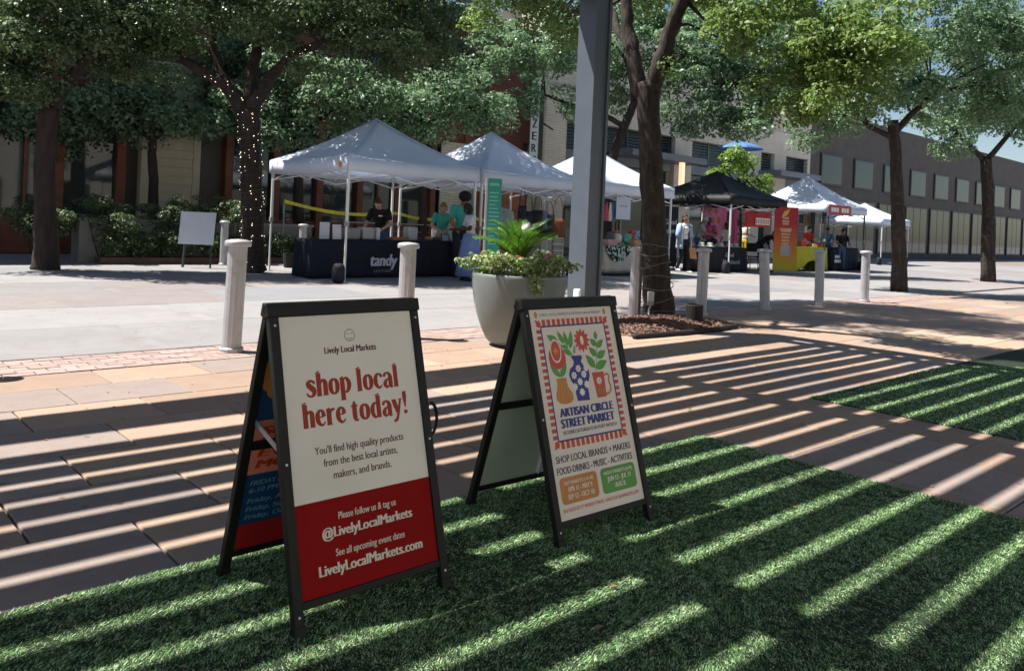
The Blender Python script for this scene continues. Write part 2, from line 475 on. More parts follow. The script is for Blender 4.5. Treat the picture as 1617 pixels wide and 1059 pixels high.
# turf
turf_base = mat('turf_base', (0.010, 0.018, 0.008), 0.95, 0.4, 60)
TURF = [(-12, 4.37, -2.91, 3.5), (6.15, 20, -3.1, 3.5)]
blade = leaf_mat('turf_blade', (0.026, 0.085, 0.022), (0.13, 0.27, 0.085), (0.60, 0.70, 0.46), 0.2, 0.6, 0.12)
def turf(name, rect, label, dens):
    s0, s1, p0, p1 = rect
    tb = MB(); tb.gbox(s0, s1, p0, p1, -0.02, 0.008)
    t = tag(tb.build(name, turf_base, base=(0, 0, 0)), kind='structure')
    lo = np.array([-4.5, 1.0]); hi = np.array([8.0, 8.5])
    n = int((hi - lo).prod() * dens)
    P = rng.uniform(lo, hi, (n, 2))
    s = P[:, 0] * SX + P[:, 1] * SY; p = P[:, 0] * SY - P[:, 1] * SX
    d = P[:, 1]
    wob = 0.010 * np.sin(s * 23) + 0.010 * np.sin(p * 31) + 0.014 * np.sin(s * 2.7 + 1) + rng.normal(0, 0.006, n)
    ok = (s > s0 + wob) & (s < s1 + wob) & (p > p0 + wob) & (p < p1) & (np.abs(P[:, 0]) < d * 0.66 + 0.35) & (d > 1.75)
    ok &= rng.random(n) < np.clip(3.4 / d, 0.25, 1) ** 1.2
    P = P[ok]; n = len(P)
    clump = np.sin(P[:, 0] * 37 + np.sin(P[:, 1] * 29) * 2) * np.sin(P[:, 1] * 41 + np.sin(P[:, 0] * 33) * 2)
    h = rng.uniform(0.008, 0.016, n) * (1 + 0.22 * clump); w = rng.uniform(0.0012, 0.0026, n) * np.clip(d[ok] / 2.6, 1, 2.4)
    flat = np.sin(P[:, 0] * 2.1 + 1.3 * np.sin(P[:, 1] * 1.7)) * np.sin(P[:, 1] * 2.6 + 1.1 * np.sin(P[:, 0] * 1.9))
    a = rng.uniform(0, 2 * np.pi, n); a = np.where(rng.random(n) < 0.45, 0.9 + 1.6 * flat + rng.normal(0, 0.5, n), a)
    h *= 1 - 0.22 * np.clip(flat, 0, 1); l = rng.uniform(0.35, 1.2, n) * h * (1.15 + 0.5 * np.clip(flat, 0, 1))
    dirx, diry = np.cos(a), np.sin(a); b = a + np.pi / 2 + rng.normal(0, 0.5, n); wx, wy = np.cos(b) * w, np.sin(b) * w
    V = np.zeros((n, 4, 3))
    V[:, 0] = np.stack([P[:, 0] - wx, P[:, 1] - wy, np.full(n, 0.006)], 1)
    V[:, 1] = np.stack([P[:, 0] + wx, P[:, 1] + wy, np.full(n, 0.006)], 1)
    V[:, 2] = np.stack([P[:, 0] + wx * 0.7 + dirx * l * 0.45, P[:, 1] + wy * 0.7 + diry * l * 0.45, h * 0.72], 1)
    V[:, 3] = np.stack([P[:, 0] - wx * 0.2 + dirx * l, P[:, 1] - wy * 0.2 + diry * l, h], 1)
    g = raw_mesh('grass', V.reshape(-1, 3), 4, blade)
    tag(g, label, 'grass', kind='stuff')
turf('turf', TURF[0], 'short green artificial turf blades under the two sandwich boards', 62000)
turf('turf', TURF[1], 'short green artificial turf patch across the slab path', 40000)

# ================================================================ PERGOLA (overhead, its slats throw the stripes)
steel = mat('pergola_steel', (0.085, 0.105, 0.132), 0.5, 0.06, 4, 0.03, 60, spec=0.5)
steel_d = mat('pergola_steel_dark', (0.05, 0.047, 0.045), 0.55, 0.06, 4)
HP = 4.50
OFF = -SUN_H * (1 / math.tan(SUN_EL))                      # shadow drift per metre of height
so = OFF.dot(S3) * HP; po = OFF.dot(P3) * HP
pg = empty('pergola', W(7.6 , -7.4, 0), 'steel pergola overhead, its grey corner post rising behind the planter', 'pergola')
slat_m = mat('pergola_slat', (0.055, 0.048, 0.042), 0.6, 0.15, 5)
S_BEAM = [2.62 - 3.28 * 2, 2.62 - 3.28, 2.62, 5.90, 9.20]
p_edge0, p_edge1 = -5.50, -4.98
s_lo = 2.62 - 3.28 * 2 - so; s_hi = 9.32 - so
sl = MB(); sl.obox((0, 0, 0), S3 * (s_hi - s_lo), P3 * 0.145, Z3 * 0.15)
slat_me = sl.mesh('slat', slat_m)
k = 0
PHASE = -4.60
while True:
    p = PHASE + 0.2625 * k
    if p > 3.0: break
    q = W((s_lo + s_hi) / 2, p - po, HP) - pg.location
    link_piece('slat', slat_me, pg, q)
    k += 1
for sb in S_BEAM:
    b = MB(); b.gbox(sb - so - 0.07, sb - so + 0.07, p_edge0 - po + 0.2, 3.2 - po, HP - 0.36, HP - 0.08)
    b.build('cross_beam', steel_d, pg)
b = MB(); b.gbox(s_lo - 0.1, s_hi + 0.05, p_edge0 - po, p_edge0 - po + 0.44, HP - 0.10, HP + 0.30); b.build('edge_beam', steel, pg, bevel=0.01)
b = MB(); b.gbox(s_hi + 0.052, s_hi + 0.20, p_edge0 - po, 3.2 - po, HP - 0.16, HP + 0.30); b.build('end_beam', steel, pg, bevel=0.01)
# corner post: broad flange and a recessed web
CP = at(924, 350, 10.35); CP.z = 0
def post(c, hgt):
    m_ = MB()
    m_.obox(c - S3 * 0.0 + Z3 * hgt / 2, P3 * 0.30, S3 * 0.045, Z3 * hgt)
    m_.obox(c + S3 * 0.13 + Z3 * hgt / 2, P3 * 0.24, S3 * 0.21, Z3 * hgt)
    m_.obox(c + S3 * 0.258 + Z3 * hgt / 2, P3 * 0.30, S3 * 0.045, Z3 * hgt)
    o = m_.build('post', steel, pg, bevel=0.004)
    f = MB(); f.obox(c + S3 * 0.13 + Z3 * 0.012, P3 * 0.46, S3 * 0.46, Z3 * 0.024); f.build('base_plate', steel_d, pg)
    return o
post(CP - S3 * 0.1, HP - 0.1)
post(W(s_lo + 0.6, p_edge0 - po + 0.2), HP - 0.1)
post(W(s_lo + 0.6, 3.0 - po), HP - 0.1)
post(W(s_hi - 0.6, 3.0 - po), HP - 0.1)

# ================================================================ BOLLARDS
alu = mat('bollard_paint', (0.42, 0.42, 0.435), 0.42, 0.06, 5, 0.03, 50, metal=0.25, spec=0.5, stain=((0.20, 0.17, 0.15), 7, 0.5))
def bollard(c, label, lean=(0, 0), near=False):
    r = empty('bollard', c, label, 'bollard', 'grey metal bollards')
    def tl(p): return Vector((c.x + p[0] + lean[0] * p[2], c.y + p[1] + lean[1] * p[2], c.z + p[2]))
    def lat(prof, n=20):
        m_ = MB(); m_.lathe(prof, (0, 0, 0), n); m_.v = [tuple(tl(v)) for v in m_.v]; return m_
    # extruded column: flat faces left and right of a rib
    m_ = MB(); pts = []
    for q in range(16):
        a = 2 * math.pi * (q + 0.5) / 16; rr = 0.084 if q % 4 in (1, 2) else 0.087
        pts.append((rr * math.cos(a + 0.4), rr * math.sin(a + 0.4)))
    vs = [tl((x, y, 0.03)) for x, y in pts] + [tl((x, y, 0.975)) for x, y in pts]
    m_.add(vs, [(i, (i + 1) % 16, 16 + (i + 1) % 16, 16 + i) for i in range(16)])
    m_.build('column', alu, r)
    m_ = MB()
    rb = Vector((0.35, -0.93, 0)).normalized(); tn = Vector((-rb.y, rb.x, 0))
    vs = []
    for z in (0.05, 0.7):
        for i, j in ((0.07, -0.014), (0.094, -0.010), (0.094, 0.010), (0.07, 0.014)):
            q = rb * i + tn * j; vs.append(tl((q.x, q.y, z)))
    m_.add(vs, [(0, 1, 5, 4), (1, 2, 6, 5), (2, 3, 7, 6), (4, 5, 6, 7)]); m_.build('rib', alu, r)
    lat([(0.112, 0.965), (0.118, 0.972), (0.118, 1.005), (0.112, 1.014), (0.07, 1.026), (0.0, 1.032)]).build('cap', alu, r, smooth=True)
    bc = lat([(0.108, 0.0), (0.108, 0.032), (0.098, 0.04), (0.08, 0.042)]).build('base_collar', alu, r)
    for q in range(4):
        a = R(45 + 90 * q); b_ = MB(); b_.lathe([(0.008, 0.036), (0.008, 0.048), (0.0, 0.05)], tl((0.095 * math.cos(a), 0.095 * math.sin(a), 0)), 6); b_.build('bolt', alu, bc)
    return r
bl = [(0.9, 'bollard standing alone at the left end of the front row', (0, 0)),
      (3.17, 'grey bollard left of the white sandwich board', (0.022, 0)), (5.10, 'grey bollard right behind the white sandwich board', (0, 0)), (6.98, 'bollard hidden behind the illustrated sandwich board and planter', (0, 0)),
      (9.0, 'blue-grey bollard half hidden behind the right tree trunk', (0.012, 0)), (10.62, 'bollard in front of the black tablecloth with white lettering', (0.01, 0)),
      (12.5, 'bollard tilted left, in front of the orange banner', (-0.055, 0)), (14.4, 'bollard in front of the yellow table at right', (-0.015, 0)), (16.3, 'last bollard of the front row at far right', (0, 0))]
for s, lb, ln in bl:
    if 'hidden behind the illustrated' in lb: continue
    bollard(W(s, -7.2), lb, ln)
bollard(at(352, 418, 18.9).xy.to_3d(), 'shaded grey bollard beside the twinkling tree trunk')
bollard(at(476, 416, 19.4).xy.to_3d(), 'shaded grey bollard behind the left end of the navy table')

# ================================================================ SANDWICH BOARDS
frame_m = mat('black_frame', (0.010, 0.011, 0.010), 0.5, 0.2, 10, 0.02, 80, spec=0.25)
paper = mat('poster_cream', (0.84, 0.785, 0.69), 0.6, 0.05, 3)
paper2 = mat('poster_pale', (0.80, 0.71, 0.62), 0.6, 0.05, 3)
ink_red = mat('ink_red', (0.36, 0.045, 0.022), 0.7, 0.05); panel_red = mat('panel_red', (0.27, 0.005, 0.005), 0.75, 0.05, spec=0.15)
ink_brown = mat('ink_brown', (0.12, 0.03, 0.03), 0.45, 0.05); ink_grey = mat('ink_grey', (0.10, 0.09, 0.10), 0.5, 0.05)
ink_cream = mat('ink_cream', (0.72, 0.66, 0.55), 0.45, 0.05); ink_white = mat('ink_white', (0.8, 0.78, 0.74), 0.45, 0.04)
ink_blue = mat('ink_blue', (0.022, 0.035, 0.20), 0.45, 0.05); ink_coral = mat('ink_coral', (0.58, 0.07, 0.035), 0.45, 0.06)
ink_green = mat('ink_green', (0.10, 0.32, 0.06), 0.45, 0.06); ink_orange = mat('ink_orange', (0.55, 0.215, 0.05), 0.45, 0.06)
ink_navy = mat('ink_navy', (0.02, 0.022, 0.055), 0.45, 0.05); ink_yellow = mat('ink_yellow', (0.62, 0.40, 0.08), 0.45, 0.05)
back_blue = mat('back_blue', (0.008, 0.055, 0.17), 0.4, 0.05); back_coral = mat('back_coral', (0.74, 0.24, 0.17), 0.4, 0.06)
back_red = mat('back_red', (0.33, 0.012, 0.012), 0.4, 0.05); back_pale = mat('back_pale', (0.42, 0.50, 0.42), 0.5, 0.06, 3)
strap_m = mat('strap_metal', (0.45, 0.47, 0.5), 0.35, 0.05, metal=0.6)

def a_frame(label, FL, ang, width, spread, apex):
    e = Vector((math.cos(ang), math.sin(ang), 0)); n = Vector((-e.y, e.x, 0))   # n: from front foot to rear foot
    root = empty('sandwich_board', FL + e * width / 2 + n * spread / 2, label, 'sandwich board')
    L = math.hypot(apex, spread / 2); out = {}
    for side in (0, 1):
        o = FL if side == 0 else FL + n * spread
        dn = n if side == 0 else -n
        g = (dn * (spread / 2) + Z3 * apex).normalized()
        nr = (g.cross(e) if side == 0 else e.cross(g)).normalized()                # outward normal
        if nr.dot(-dn) < 0: nr = -nr
        fr = MB(); rw, rd = 0.034, 0.030
        t0, t1 = 0.098, 0.985
        o2 = o - dn * 0.002 * 0
        for x in (rw / 2, width - rw / 2):
            fr.obox(o2 + e * x + g * (L * 0.5 - 0.002), e * rw, nr * rd, g * (L - 0.004))
        fo = fr.build('leg_frame', frame_m, root, bevel=0.004)
        for x in (rw / 2, width - rw / 2):
            ft = MB(); ft.obox(o2 + e * x + g * 0.018, e * (rw + 0.006), nr * (rd + 0.006), g * 0.036); ft.build('rubber_foot', frame_m, fo, bevel=0.004)
        rl = MB()
        rl.obox(o2 + e * width / 2 + g * (t0 * L - 0.012), e * (width - 2 * rw), nr * rd * 0.9, g * 0.024)
        rl.build('bottom_rail', frame_m, root, bevel=0.003)
        rl = MB(); rl.obox(o2 + e * width / 2 + g * (L - 0.022) + nr * 0.001, e * (width + 0.012), nr * (rd + 0.006), g * 0.046); rl.build('top_rail', frame_m, root, bevel=0.004)
        for x in (rw / 2, width - rw / 2):
            for y in (0.06, 0.5, 0.93):
                sc_ = MB(); sc_.obox(o2 + e * x + g * (L * y) + nr * (rd / 2 + 0.0012), e * 0.007, nr * 0.0024, g * 0.007); sc_.build('screw', strap_m, fo)
        pw = width - 2 * rw; y0 = t0 * L; y1 = L - 0.045
        pn = MB()
        pn.obox(o2 + e * width / 2 + g * (y0 + y1) / 2 + nr * 0.001, e * pw, nr * 0.010, g * (y1 - y0))
        out[side] = (pn, o2 + e * rw + g * y1 + nr * 0.0062, e, -g, nr, pw, y1 - y0, o2, g)
        if side == 1:
            mr = MB(); mr.obox(o2 + e * width / 2 + g * (0.50 * L) - nr * 0.012, e * (width - 2 * rw), nr * 0.012, g * 0.03); mr.build('cross_rail', frame_m, root)
    return root, out, e, n, L

# ---- board 1
FL1 = Vector((-0.607, 2.462, 0))
root1, o1, e1, n1, L1 = a_frame('black framed board, white above red, lettered shop local here today', FL1, R(42.8), 0.598, 0.556, 0.992)
pn, po_, ex, ey, nr, pw, ph, _, g_ = o1[0]
panel = pn.build('panel', paper, root1)
sh = Sheet(po_, ex, ey, nr, pw, ph)
rp = MB(); sh.rect(rp, 0, 0.679, 1, 1, 0.5); rp.build('red_print', panel_red, panel)
# headline letters: variable width strokes (x, y, width), x-height 1
GL = {
 's': (0.56, [[(.50,.74,.03),(.46,.86,.12),(.36,.955,.12),(.24,.965,.13),(.13,.86,.22),(.17,.69,.27),(.31,.54,.30),(.43,.38,.28),(.45,.20,.22),(.36,.06,.13),(.22,.03,.10),(.08,.11,.10),(.03,.27,.03)]]),
 'h': (0.66, [[(.13,0,.25),(.13,1.40,.25)],[(-.03,1.42,.03),(.20,1.49,.10)],[(.22,.72,.06),(.30,.90,.12),(.42,.93,.19),(.51,.80,.24),(.52,.5,.25),(.52,0,.25)],[(-.02,.02,.05),(.28,.02,.05)],[(.38,.02,.05),(.68,.02,.05)]]),
 'o': (0.64, [[(.31,.95,.10),(.17,.86,.18),(.11,.68,.23),(.10,.5,.24),(.11,.32,.23),(.17,.14,.18),(.31,.05,.10),(.45,.14,.18),(.51,.32,.23),(.52,.5,.24),(.51,.68,.23),(.45,.86,.18),(.31,.95,.10)]]),
 'p': (0.68, [[(.13,.96,.25),(.13,-.42,.25)],[(-.04,.92,.04),(.20,1.0,.10)],[(.22,.85,.05),(.34,.93,.12),(.46,.83,.20),(.54,.62,.24),(.54,.40,.24),(.47,.18,.20),(.36,.06,.12),(.24,.08,.06)],[(-.03,-.41,.05),(.30,-.41,.05)]]),
 'l': (0.34, [[(.15,0,.25),(.15,1.40,.25)],[(-.02,1.42,.03),(.22,1.49,.10)],[(-.02,.02,.05),(.32,.02,.05)]]),
 'c': (0.56, [[(.50,.72,.16),(.46,.86,.14),(.33,.95,.10),(.18,.87,.18),(.11,.68,.23),(.10,.48,.24),(.13,.28,.22),(.22,.12,.17),(.36,.06,.11),(.47,.14,.07),(.51,.26,.03)]]),
 'a': (0.62, [[(.05,.72,.12),(.11,.88,.14),(.25,.955,.10),(.40,.88,.18),(.46,.70,.24),(.47,.4,.25),(.48,.12,.24),(.56,.03,.12),(.62,.08,.04)],[(.40,.58,.06),(.22,.50,.12),(.11,.34,.22),(.11,.17,.22),(.20,.04,.14),(.32,.08,.09),(.40,.18,.05)]]),
 'e': (0.58, [[(.10,.55,.06),(.45,.55,.07)],[(.46,.55,.22),(.45,.76,.20),(.40,.89,.14),(.29,.955,.10),(.17,.86,.18),(.11,.68,.23),(.10,.48,.24),(.13,.28,.22),(.22,.12,.17),(.36,.06,.11),(.48,.15,.07),(.53,.27,.03)]]),
 'r': (0.50, [[(.13,0,.25),(.13,.96,.25)],[(-.04,.92,.04),(.20,1.0,.10)],[(.22,.66,.06),(.28,.86,.10),(.37,.93,.13),(.43,.85,.19)],[(-.02,.02,.05),(.32,.02,.05)]]),
 't': (0.42, [[(.17,1.24,.06),(.17,.9,.24),(.17,.28,.25),(.21,.09,.18),(.31,.04,.10),(.40,.11,.04)],[(-.03,.94,.09),(.38,.94,.09)]]),
 'd': (0.68, [[(.50,1.40,.25),(.50,0,.25)],[(.32,1.42,.03),(.58,1.49,.10)],[(.42,.85,.05),(.30,.94,.10),(.17,.84,.18),(.10,.64,.23),(.10,.38,.23),(.16,.16,.19),(.28,.05,.12),(.42,.14,.05)],[(.5,.02,.05),(.66,.03,.05)]]),
 'y': (0.62, [[(.09,.96,.25),(.20,.55,.26),(.33,.14,.22)],[(.53,.96,.11),(.42,.45,.12),(.31,.0,.13),(.22,-.28,.14),(.12,-.38,.14),(.02,-.33,.17)],[(-.05,.97,.05),(.24,.97,.05)],[(.40,.97,.05),(.64,.97,.05)]]),
 '!': (0.30, [[(.15,1.45,.22),(.15,1.1,.24),(.15,.42,.06)],[(.15,.24,.02),(.15,.22,.12),(.15,.18,.19),(.15,.11,.22),(.15,.04,.19),(.15,0,.12),(.15,-.02,.02)]]),
 ' ': (0.24, []),
}
def headline(mb, sheet, txt, u0, u1, vb, xh, k):
    mb.mark(); tot = sum(GL[c][0] + 0.07 for c in txt) - 0.07
    sc = (u1 - u0) / tot; x = 0; kk = 0
    for c in txt:
        for st_ in GL[c][1]:
            pts = st_
            if len(pts) > 3:                                   # smooth the spine
                q = []
                for i in range(len(pts) - 1):
                    a = np.array(pts[max(i - 1, 0)]); b = np.array(pts[i]); c2 = np.array(pts[i + 1]); d = np.array(pts[min(i + 2, len(pts) - 1)])
                    for t in (0, .25, .5, .75):
                        q.append(tuple(0.5 * ((2 * b) + (c2 - a) * t + (2 * a - 5 * b + 4 * c2 - d) * t * t + (3 * b - a - 3 * c2 + d) * t ** 3)))
                pts = q + [pts[-1]]
            vs = []
            for i, (px, py, w) in enumerate(pts):
                w = w * 1.13 if w > 0.15 else w * 1.3
                a = pts[max(i - 1, 0)]; b = pts[min(i + 1, len(pts) - 1)]
                dx, dy = b[0] - a[0], b[1] - a[1]; l = math.hypot(dx, dy) or 1
                nx, ny = -dy / l * w / 2, dx / l * w / 2
                for sg in (1, -1): vs.append(sheet.p(u0 + (x + px + sg * nx) * sc, vb - (py + sg * ny) * xh, k + (kk % 5) * 0.1))
            mb.add(vs, [(2 * i, 2 * i + 1, 2 * i + 3, 2 * i + 2) for i in range(len(pts) - 1)]); kk += 1
        x += GL[c][0] + 0.07
t1 = MB(); headline(t1, sh, 'shop local', 0.150, 0.843, 0.305, 0.061, 1); headline(t1, sh, 'here today!', 0.111, 0.892, 0.416, 0.061, 1)
t1.pieces('lettering', ink_red, panel)
t2 = MB()
sh.text(t2, "Lively Local Markets", 0.300, 0.692, 0.149, 0.026, 1, 0.10)
sh.text(t2, "You'll find high quality products", 0.168, 0.830, 0.516, 0.028, 1, 0.05)
sh.text(t2, "from the best local artists,", 0.222, 0.772, 0.563, 0.028, 1, 0.05)
sh.text(t2, "makers, and brands.", 0.283, 0.713, 0.611, 0.028, 1, 0.05)
t2.pieces('lettering', ink_brown, panel)
t3 = MB()
sh.text(t3, "Please follow us & tag us", 0.288, 0.714, 0.756, 0.026, 2, 0.04, 0.1)
sh.text(t3, "@LivelyLocalMarkets", 0.168, 0.832, 0.813, 0.036, 2, 0.12)
sh.text(t3, "See all upcoming event dates", 0.248, 0.756, 0.881, 0.026, 2, 0.04, 0.1)
sh.text(t3, "LivelyLocalMarkets.com", 0.125, 0.886, 0.937, 0.037, 2, 0.12)
t3.pieces('lettering', ink_cream, panel)
t4 = MB()
asp = pw / ph
def ring(mb, sheet, u, v, r, w, k, a0=0, a1=360, sy=1.0):
    pts = [(u + r * math.cos(R(a0 + (a1 - a0) * i / 28)), v + r * sy * asp * math.sin(R(a0 + (a1 - a0) * i / 28))) for i in range(29)]
    sheet.line(mb, pts, w, k)
ring(t4, sh, 0.497, 0.084, 0.038, 0.0042, 1); ring(t4, sh, 0.497, 0.089, 0.017, 0.004, 1, 20, 160)
for du in (-0.016, 0.016): ring(t4, sh, 0.497 + du, 0.081, 0.008, 0.0035, 1, 200, 340)
t4.build('smiling_face_print', ink_grey, panel)
# rear leaf of board 1: its inward print is seen from the side
pn, po_, ex, ey, nr, pw, ph, ob_, g_ = o1[1]
rear = pn.build('panel', back_blue, root1)
shr = Sheet(po_ - nr * 0.0124, ex, ey, -nr, pw, ph)
k1 = MB(); shr.rect(k1, 0, 0.43, 1, 0.665, 1); k1.pieces('coral_print', back_coral, rear)
k1 = MB(); shr.rect(k1, 0, 0.89, 1, 1.0, 1); k1.pieces('red_print', back_red, rear)
k1 = MB(); k1.mark(); k1.hold = True
for q in range(9):
    a = 2 * math.pi * q / 9; shr.ell(k1, 0.13 + 0.09 * math.cos(a), 0.235 + 0.06 * math.sin(a), 0.05, 0.05, 1 + 0.1 * q)
shr.ell(k1, 0.13, 0.235, 0.10, 0.10, 2); k1.pieces('flower_print', ink_orange, rear)
k1 = MB()
for i, t in enumerate(('SHOP', 'LOCAL', 'EVERY', 'MONTH')): shr.text(k1, t, 0.05, 0.05 + [0.42, 0.5, 0.53, 0.56][i], 0.492 + 0.049 * i, 0.036, 2, 0.3, 0.15)
k1.pieces('lettering', mat('ink_flame', (0.50, 0.035, 0.006), 0.45, 0.05), rear)
k1 = MB()
for t, u1, v in (('FRIDAY NIGHT MARKETS', 0.66, 0.715), ('6-10 PM', 0.25, 0.748), ('Friday, August 15', 0.52, 0.795), ('Friday, September 12', 0.60, 0.832), ('Friday, October 10', 0.56, 0.868)): shr.text(k1, t, 0.04, u1, v, 0.022, 2, 0.1, 0.15)
k1.pieces('lettering', mat('ink_teal', (0.16, 0.30, 0.42), 0.45, 0.05), rear)
# spreader strap and hand loop
s_ = MB(); s_.bar(FL1 + e1 * 0.03 + n1 * 0.44 + Z3 * 0.60, FL1 + e1 * 0.03 + n1 * 0.14 + Z3 * 0.505, 0.004, 0.02); s_.build('spreader_strap', strap_m, root1)
hp = []
for i in range(11):
    a = R(-90 + 18 * i); hp.append(FL1 + e1 * (0.598 + 0.032 * math.cos(a)) + n1 * (0.15 + 0.0) + Z3 * (0.56 + 0.062 * math.sin(a)))
s_ = MB(); s_.tube(hp, 0.006, 6); s_.build('carry_loop', frame_m, root1, smooth=True)

# ---- board 2
FL2 = Vector((0.2388, 3.235, 0))
root2, o2_, e2, n2, L2 = a_frame('black framed board with an illustrated vase and flower market poster', FL2, R(40.5), 0.585, 0.597, 0.966)
pn, po_, ex, ey, nr, pw, ph, _, g_ = o2_[0]
panel2 = pn.build('panel', paper2, root2)
s2 = Sheet(po_, ex, ey, nr, pw, ph)
c = MB()
for i in range(13):
    u = 0.125 + 0.75 * (i + 0.5) / 13; s2.rect(c, u - 0.019, 0.052, u + 0.019, 0.086, 1); s2.rect(c, u - 0.019, 0.646, u + 0.019, 0.681, 1)
for i in range(17):
    v = 0.095 + 0.545 * (i + 0.5) / 17; s2.rect(c, 0.058, v - 0.0095, 0.112, v + 0.0095, 1); s2.rect(c, 0.879, v - 0.0095, 0.932, v + 0.0095, 1)
c.hold = False
for (cu, cv, du, dv) in ((0.112, 0.086, -1, -1), (0.878, 0.086, 1, -1), (0.113, 0.645, -1, 1), (0.877, 0.645, 1, 1)):
    c.mark(); c.hold = True
    s2.leaf(c, (cu, cv), (cu + du * 0.055, cv + dv * 0.035), 0.018, 1.1); s2.leaf(c, (cu + du * 0.002, cv), (cu + du * 0.052, cv + dv * 0.008), 0.012, 1.2); s2.leaf(c, (cu, cv), (cu + du * 0.012, cv + dv * 0.034), 0.012, 1.3); c.hold = False
# red flower, round flower, mug
c.mark(); c.hold = True
for i in range(12):
    a = 2 * math.pi * i / 12; s2.leaf(c, (0.566 + 0.018 * math.cos(a), 0.170 + 0.018 * asp * math.sin(a)), (0.566 + 0.098 * math.cos(a), 0.170 + 0.105 * asp * math.sin(a)), 0.020, 1.5 + 0.05 * i)
c.hold = False
s2.ell(c, 0.205, 0.249, 0.055, 0.055, 1.5); s2.ell(c, 0.290, 0.249, 0.052, 0.055, 1.6); s2.ell(c, 0.24, 0.258, 0.06, 0.045, 1.7)
s2.poly(c, [(0.622, 0.339), (0.643, 0.468), (0.758, 0.467), (0.768, 0.339)], 1.5)
c.pieces('coral_print', ink_coral, panel2)
c = MB(); s2.ell(c, 0.24, 0.212, 0.062, 0.060, 2.3); c.pieces('pale_ring_print', paper2, panel2)
c = MB(); s2.ell(c, 0.24, 0.212, 0.052, 0.050, 2.7); c.pieces('coral_print', ink_coral, panel2)
c = MB()
fr2 = [(0.113, 0.087), (0.877, 0.087), (0.877, 0.6435), (0.113, 0.6435), (0.113, 0.087)]
s2.line(c, fr2, 0.013, 1.3)
s2.poly(c, [(0.4, 0.243), (0.412, 0.254), (0.43, 0.273), (0.415, 0.293), (0.37, 0.308), (0.349, 0.339), (0.365, 0.367), (0.398, 0.397), (0.395, 0.431), (0.401, 0.468), (0.546, 0.472), (0.549, 0.434), (0.543, 0.406), (0.569, 0.379), (0.591, 0.352), (0.591, 0.319), (0.541, 0.299), (0.513, 0.276), (0.535, 0.26), (0.531, 0.245)], 1.5)
s2.text(c, 'ARTISAN CIRCLE', 0.172, 0.815, 0.533, 0.042, 1.5, 0.2); s2.text(c, 'STREET MARKET', 0.168, 0.812, 0.586, 0.044, 1.5, 0.2)
c.pieces('blue_print', ink_blue, panel2)
c = MB()
for (u, v) in ((0.468, 0.31), (0.523, 0.341), (0.406, 0.342), (0.465, 0.376), (0.539, 0.393), (0.397, 0.398), (0.471, 0.428), (0.561, 0.311), (0.695, 0.383)):
    c.mark(); c.hold = True
    for i in range(8):
        a = 2 * math.pi * i / 8; s2.leaf(c, (u, v), (u + 0.036 * math.cos(a), v + 0.036 * asp * math.sin(a)), 0.0095, 2.2 + 0.05 * i)
    c.hold = False
s2.ell(c, 0.566, 0.170, 0.019, 0.024, 3)
for i in range(3): s2.line(c, [(0.49, 0.243), (0.44 + 0.035 * i, 0.195)], 0.005, 2.2)
c.pieces('white_print', ink_white, panel2)
c = MB()
s2.poly(c, [(0.199, 0.348), (0.2, 0.372), (0.191, 0.398), (0.168, 0.424), (0.169, 0.451), (0.201, 0.468), (0.259, 0.475), (0.322, 0.471), (0.358, 0.457), (0.36, 0.429), (0.323, 0.399), (0.31, 0.371), (0.31, 0.347)], 1.5)
s2.line(c, [(0.768, 0.358), (0.805, 0.352), (0.827, 0.364), (0.812, 0.392), (0.83, 0.422), (0.802, 0.45), (0.758, 0.454)], 0.020, 1.4)
s2.rrect(c, 0.05, 0.810, 0.476, 0.932, 0.035, 1.2)
for q in (0.078, 0.906): s2.ell(c, q, 0.027, 0.017, 0.017, 1.2)
c.pieces('orange_print', ink_orange, panel2)
c = MB()
for i in range(4): s2.line(c, [(0.215 + 0.027 * i, 0.36), (0.205 + 0.035 * i, 0.41), (0.19 + 0.048 * i, 0.45)], 0.004, 2.3)
c.mark(); c.hold = True
for i in range(8):
    a = math.pi * i / 4; s2.line(c, [(0.24, 0.212), (0.24 + 0.034 * math.cos(a), 0.212 + 0.034 * asp * math.sin(a))], 0.006, 3.4)
c.hold = False
for q in (0.695, 0.468, 0.523, 0.406): s2.ell(c, q, {0.695: 0.383, 0.468: 0.31, 0.523: 0.341, 0.406: 0.342}[q], 0.008, 0.008, 3.3)
c.pieces('yellow_print', ink_yellow, panel2)
c = MB()
lf = [((0.284, 0.172), (0.165, 0.130), 0.034), ((0.352, 0.180), (0.288, 0.112), 0.024), ((0.388, 0.193), (0.367, 0.114), 0.024), ((0.412, 0.208), (0.455, 0.115), 0.028), ((0.392, 0.200), (0.300, 0.190), 0.02), ((0.402, 0.224), (0.315, 0.212), 0.018), ((0.42, 0.236), (0.34, 0.226), 0.014), ((0.45, 0.235), (0.47, 0.19), 0.014),
      ((0.741, 0.172), (0.75, 0.126), 0.024), ((0.735, 0.206), (0.668, 0.165), 0.028), ((0.735, 0.214), (0.83, 0.174), 0.028), ((0.718, 0.258), (0.635, 0.208), 0.032), ((0.72, 0.266), (0.838, 0.234), 0.034), ((0.68, 0.316), (0.582, 0.245), 0.036), ((0.682, 0.320), (0.835, 0.285), 0.038),
      ((0.253, 0.342), (0.150, 0.280), 0.026), ((0.258, 0.342), (0.340, 0.277), 0.026)]
for i, (a, b, w_) in enumerate(lf): s2.leaf(c, a, b, w_, 1.4 + 0.03 * i)
s2.line(c, [(0.744, 0.17), (0.735, 0.21), (0.715, 0.265), (0.682, 0.32), (0.676, 0.336)], 0.006, 1.3); s2.line(c, [(0.255, 0.345), (0.262, 0.27)], 0.008, 1.3)
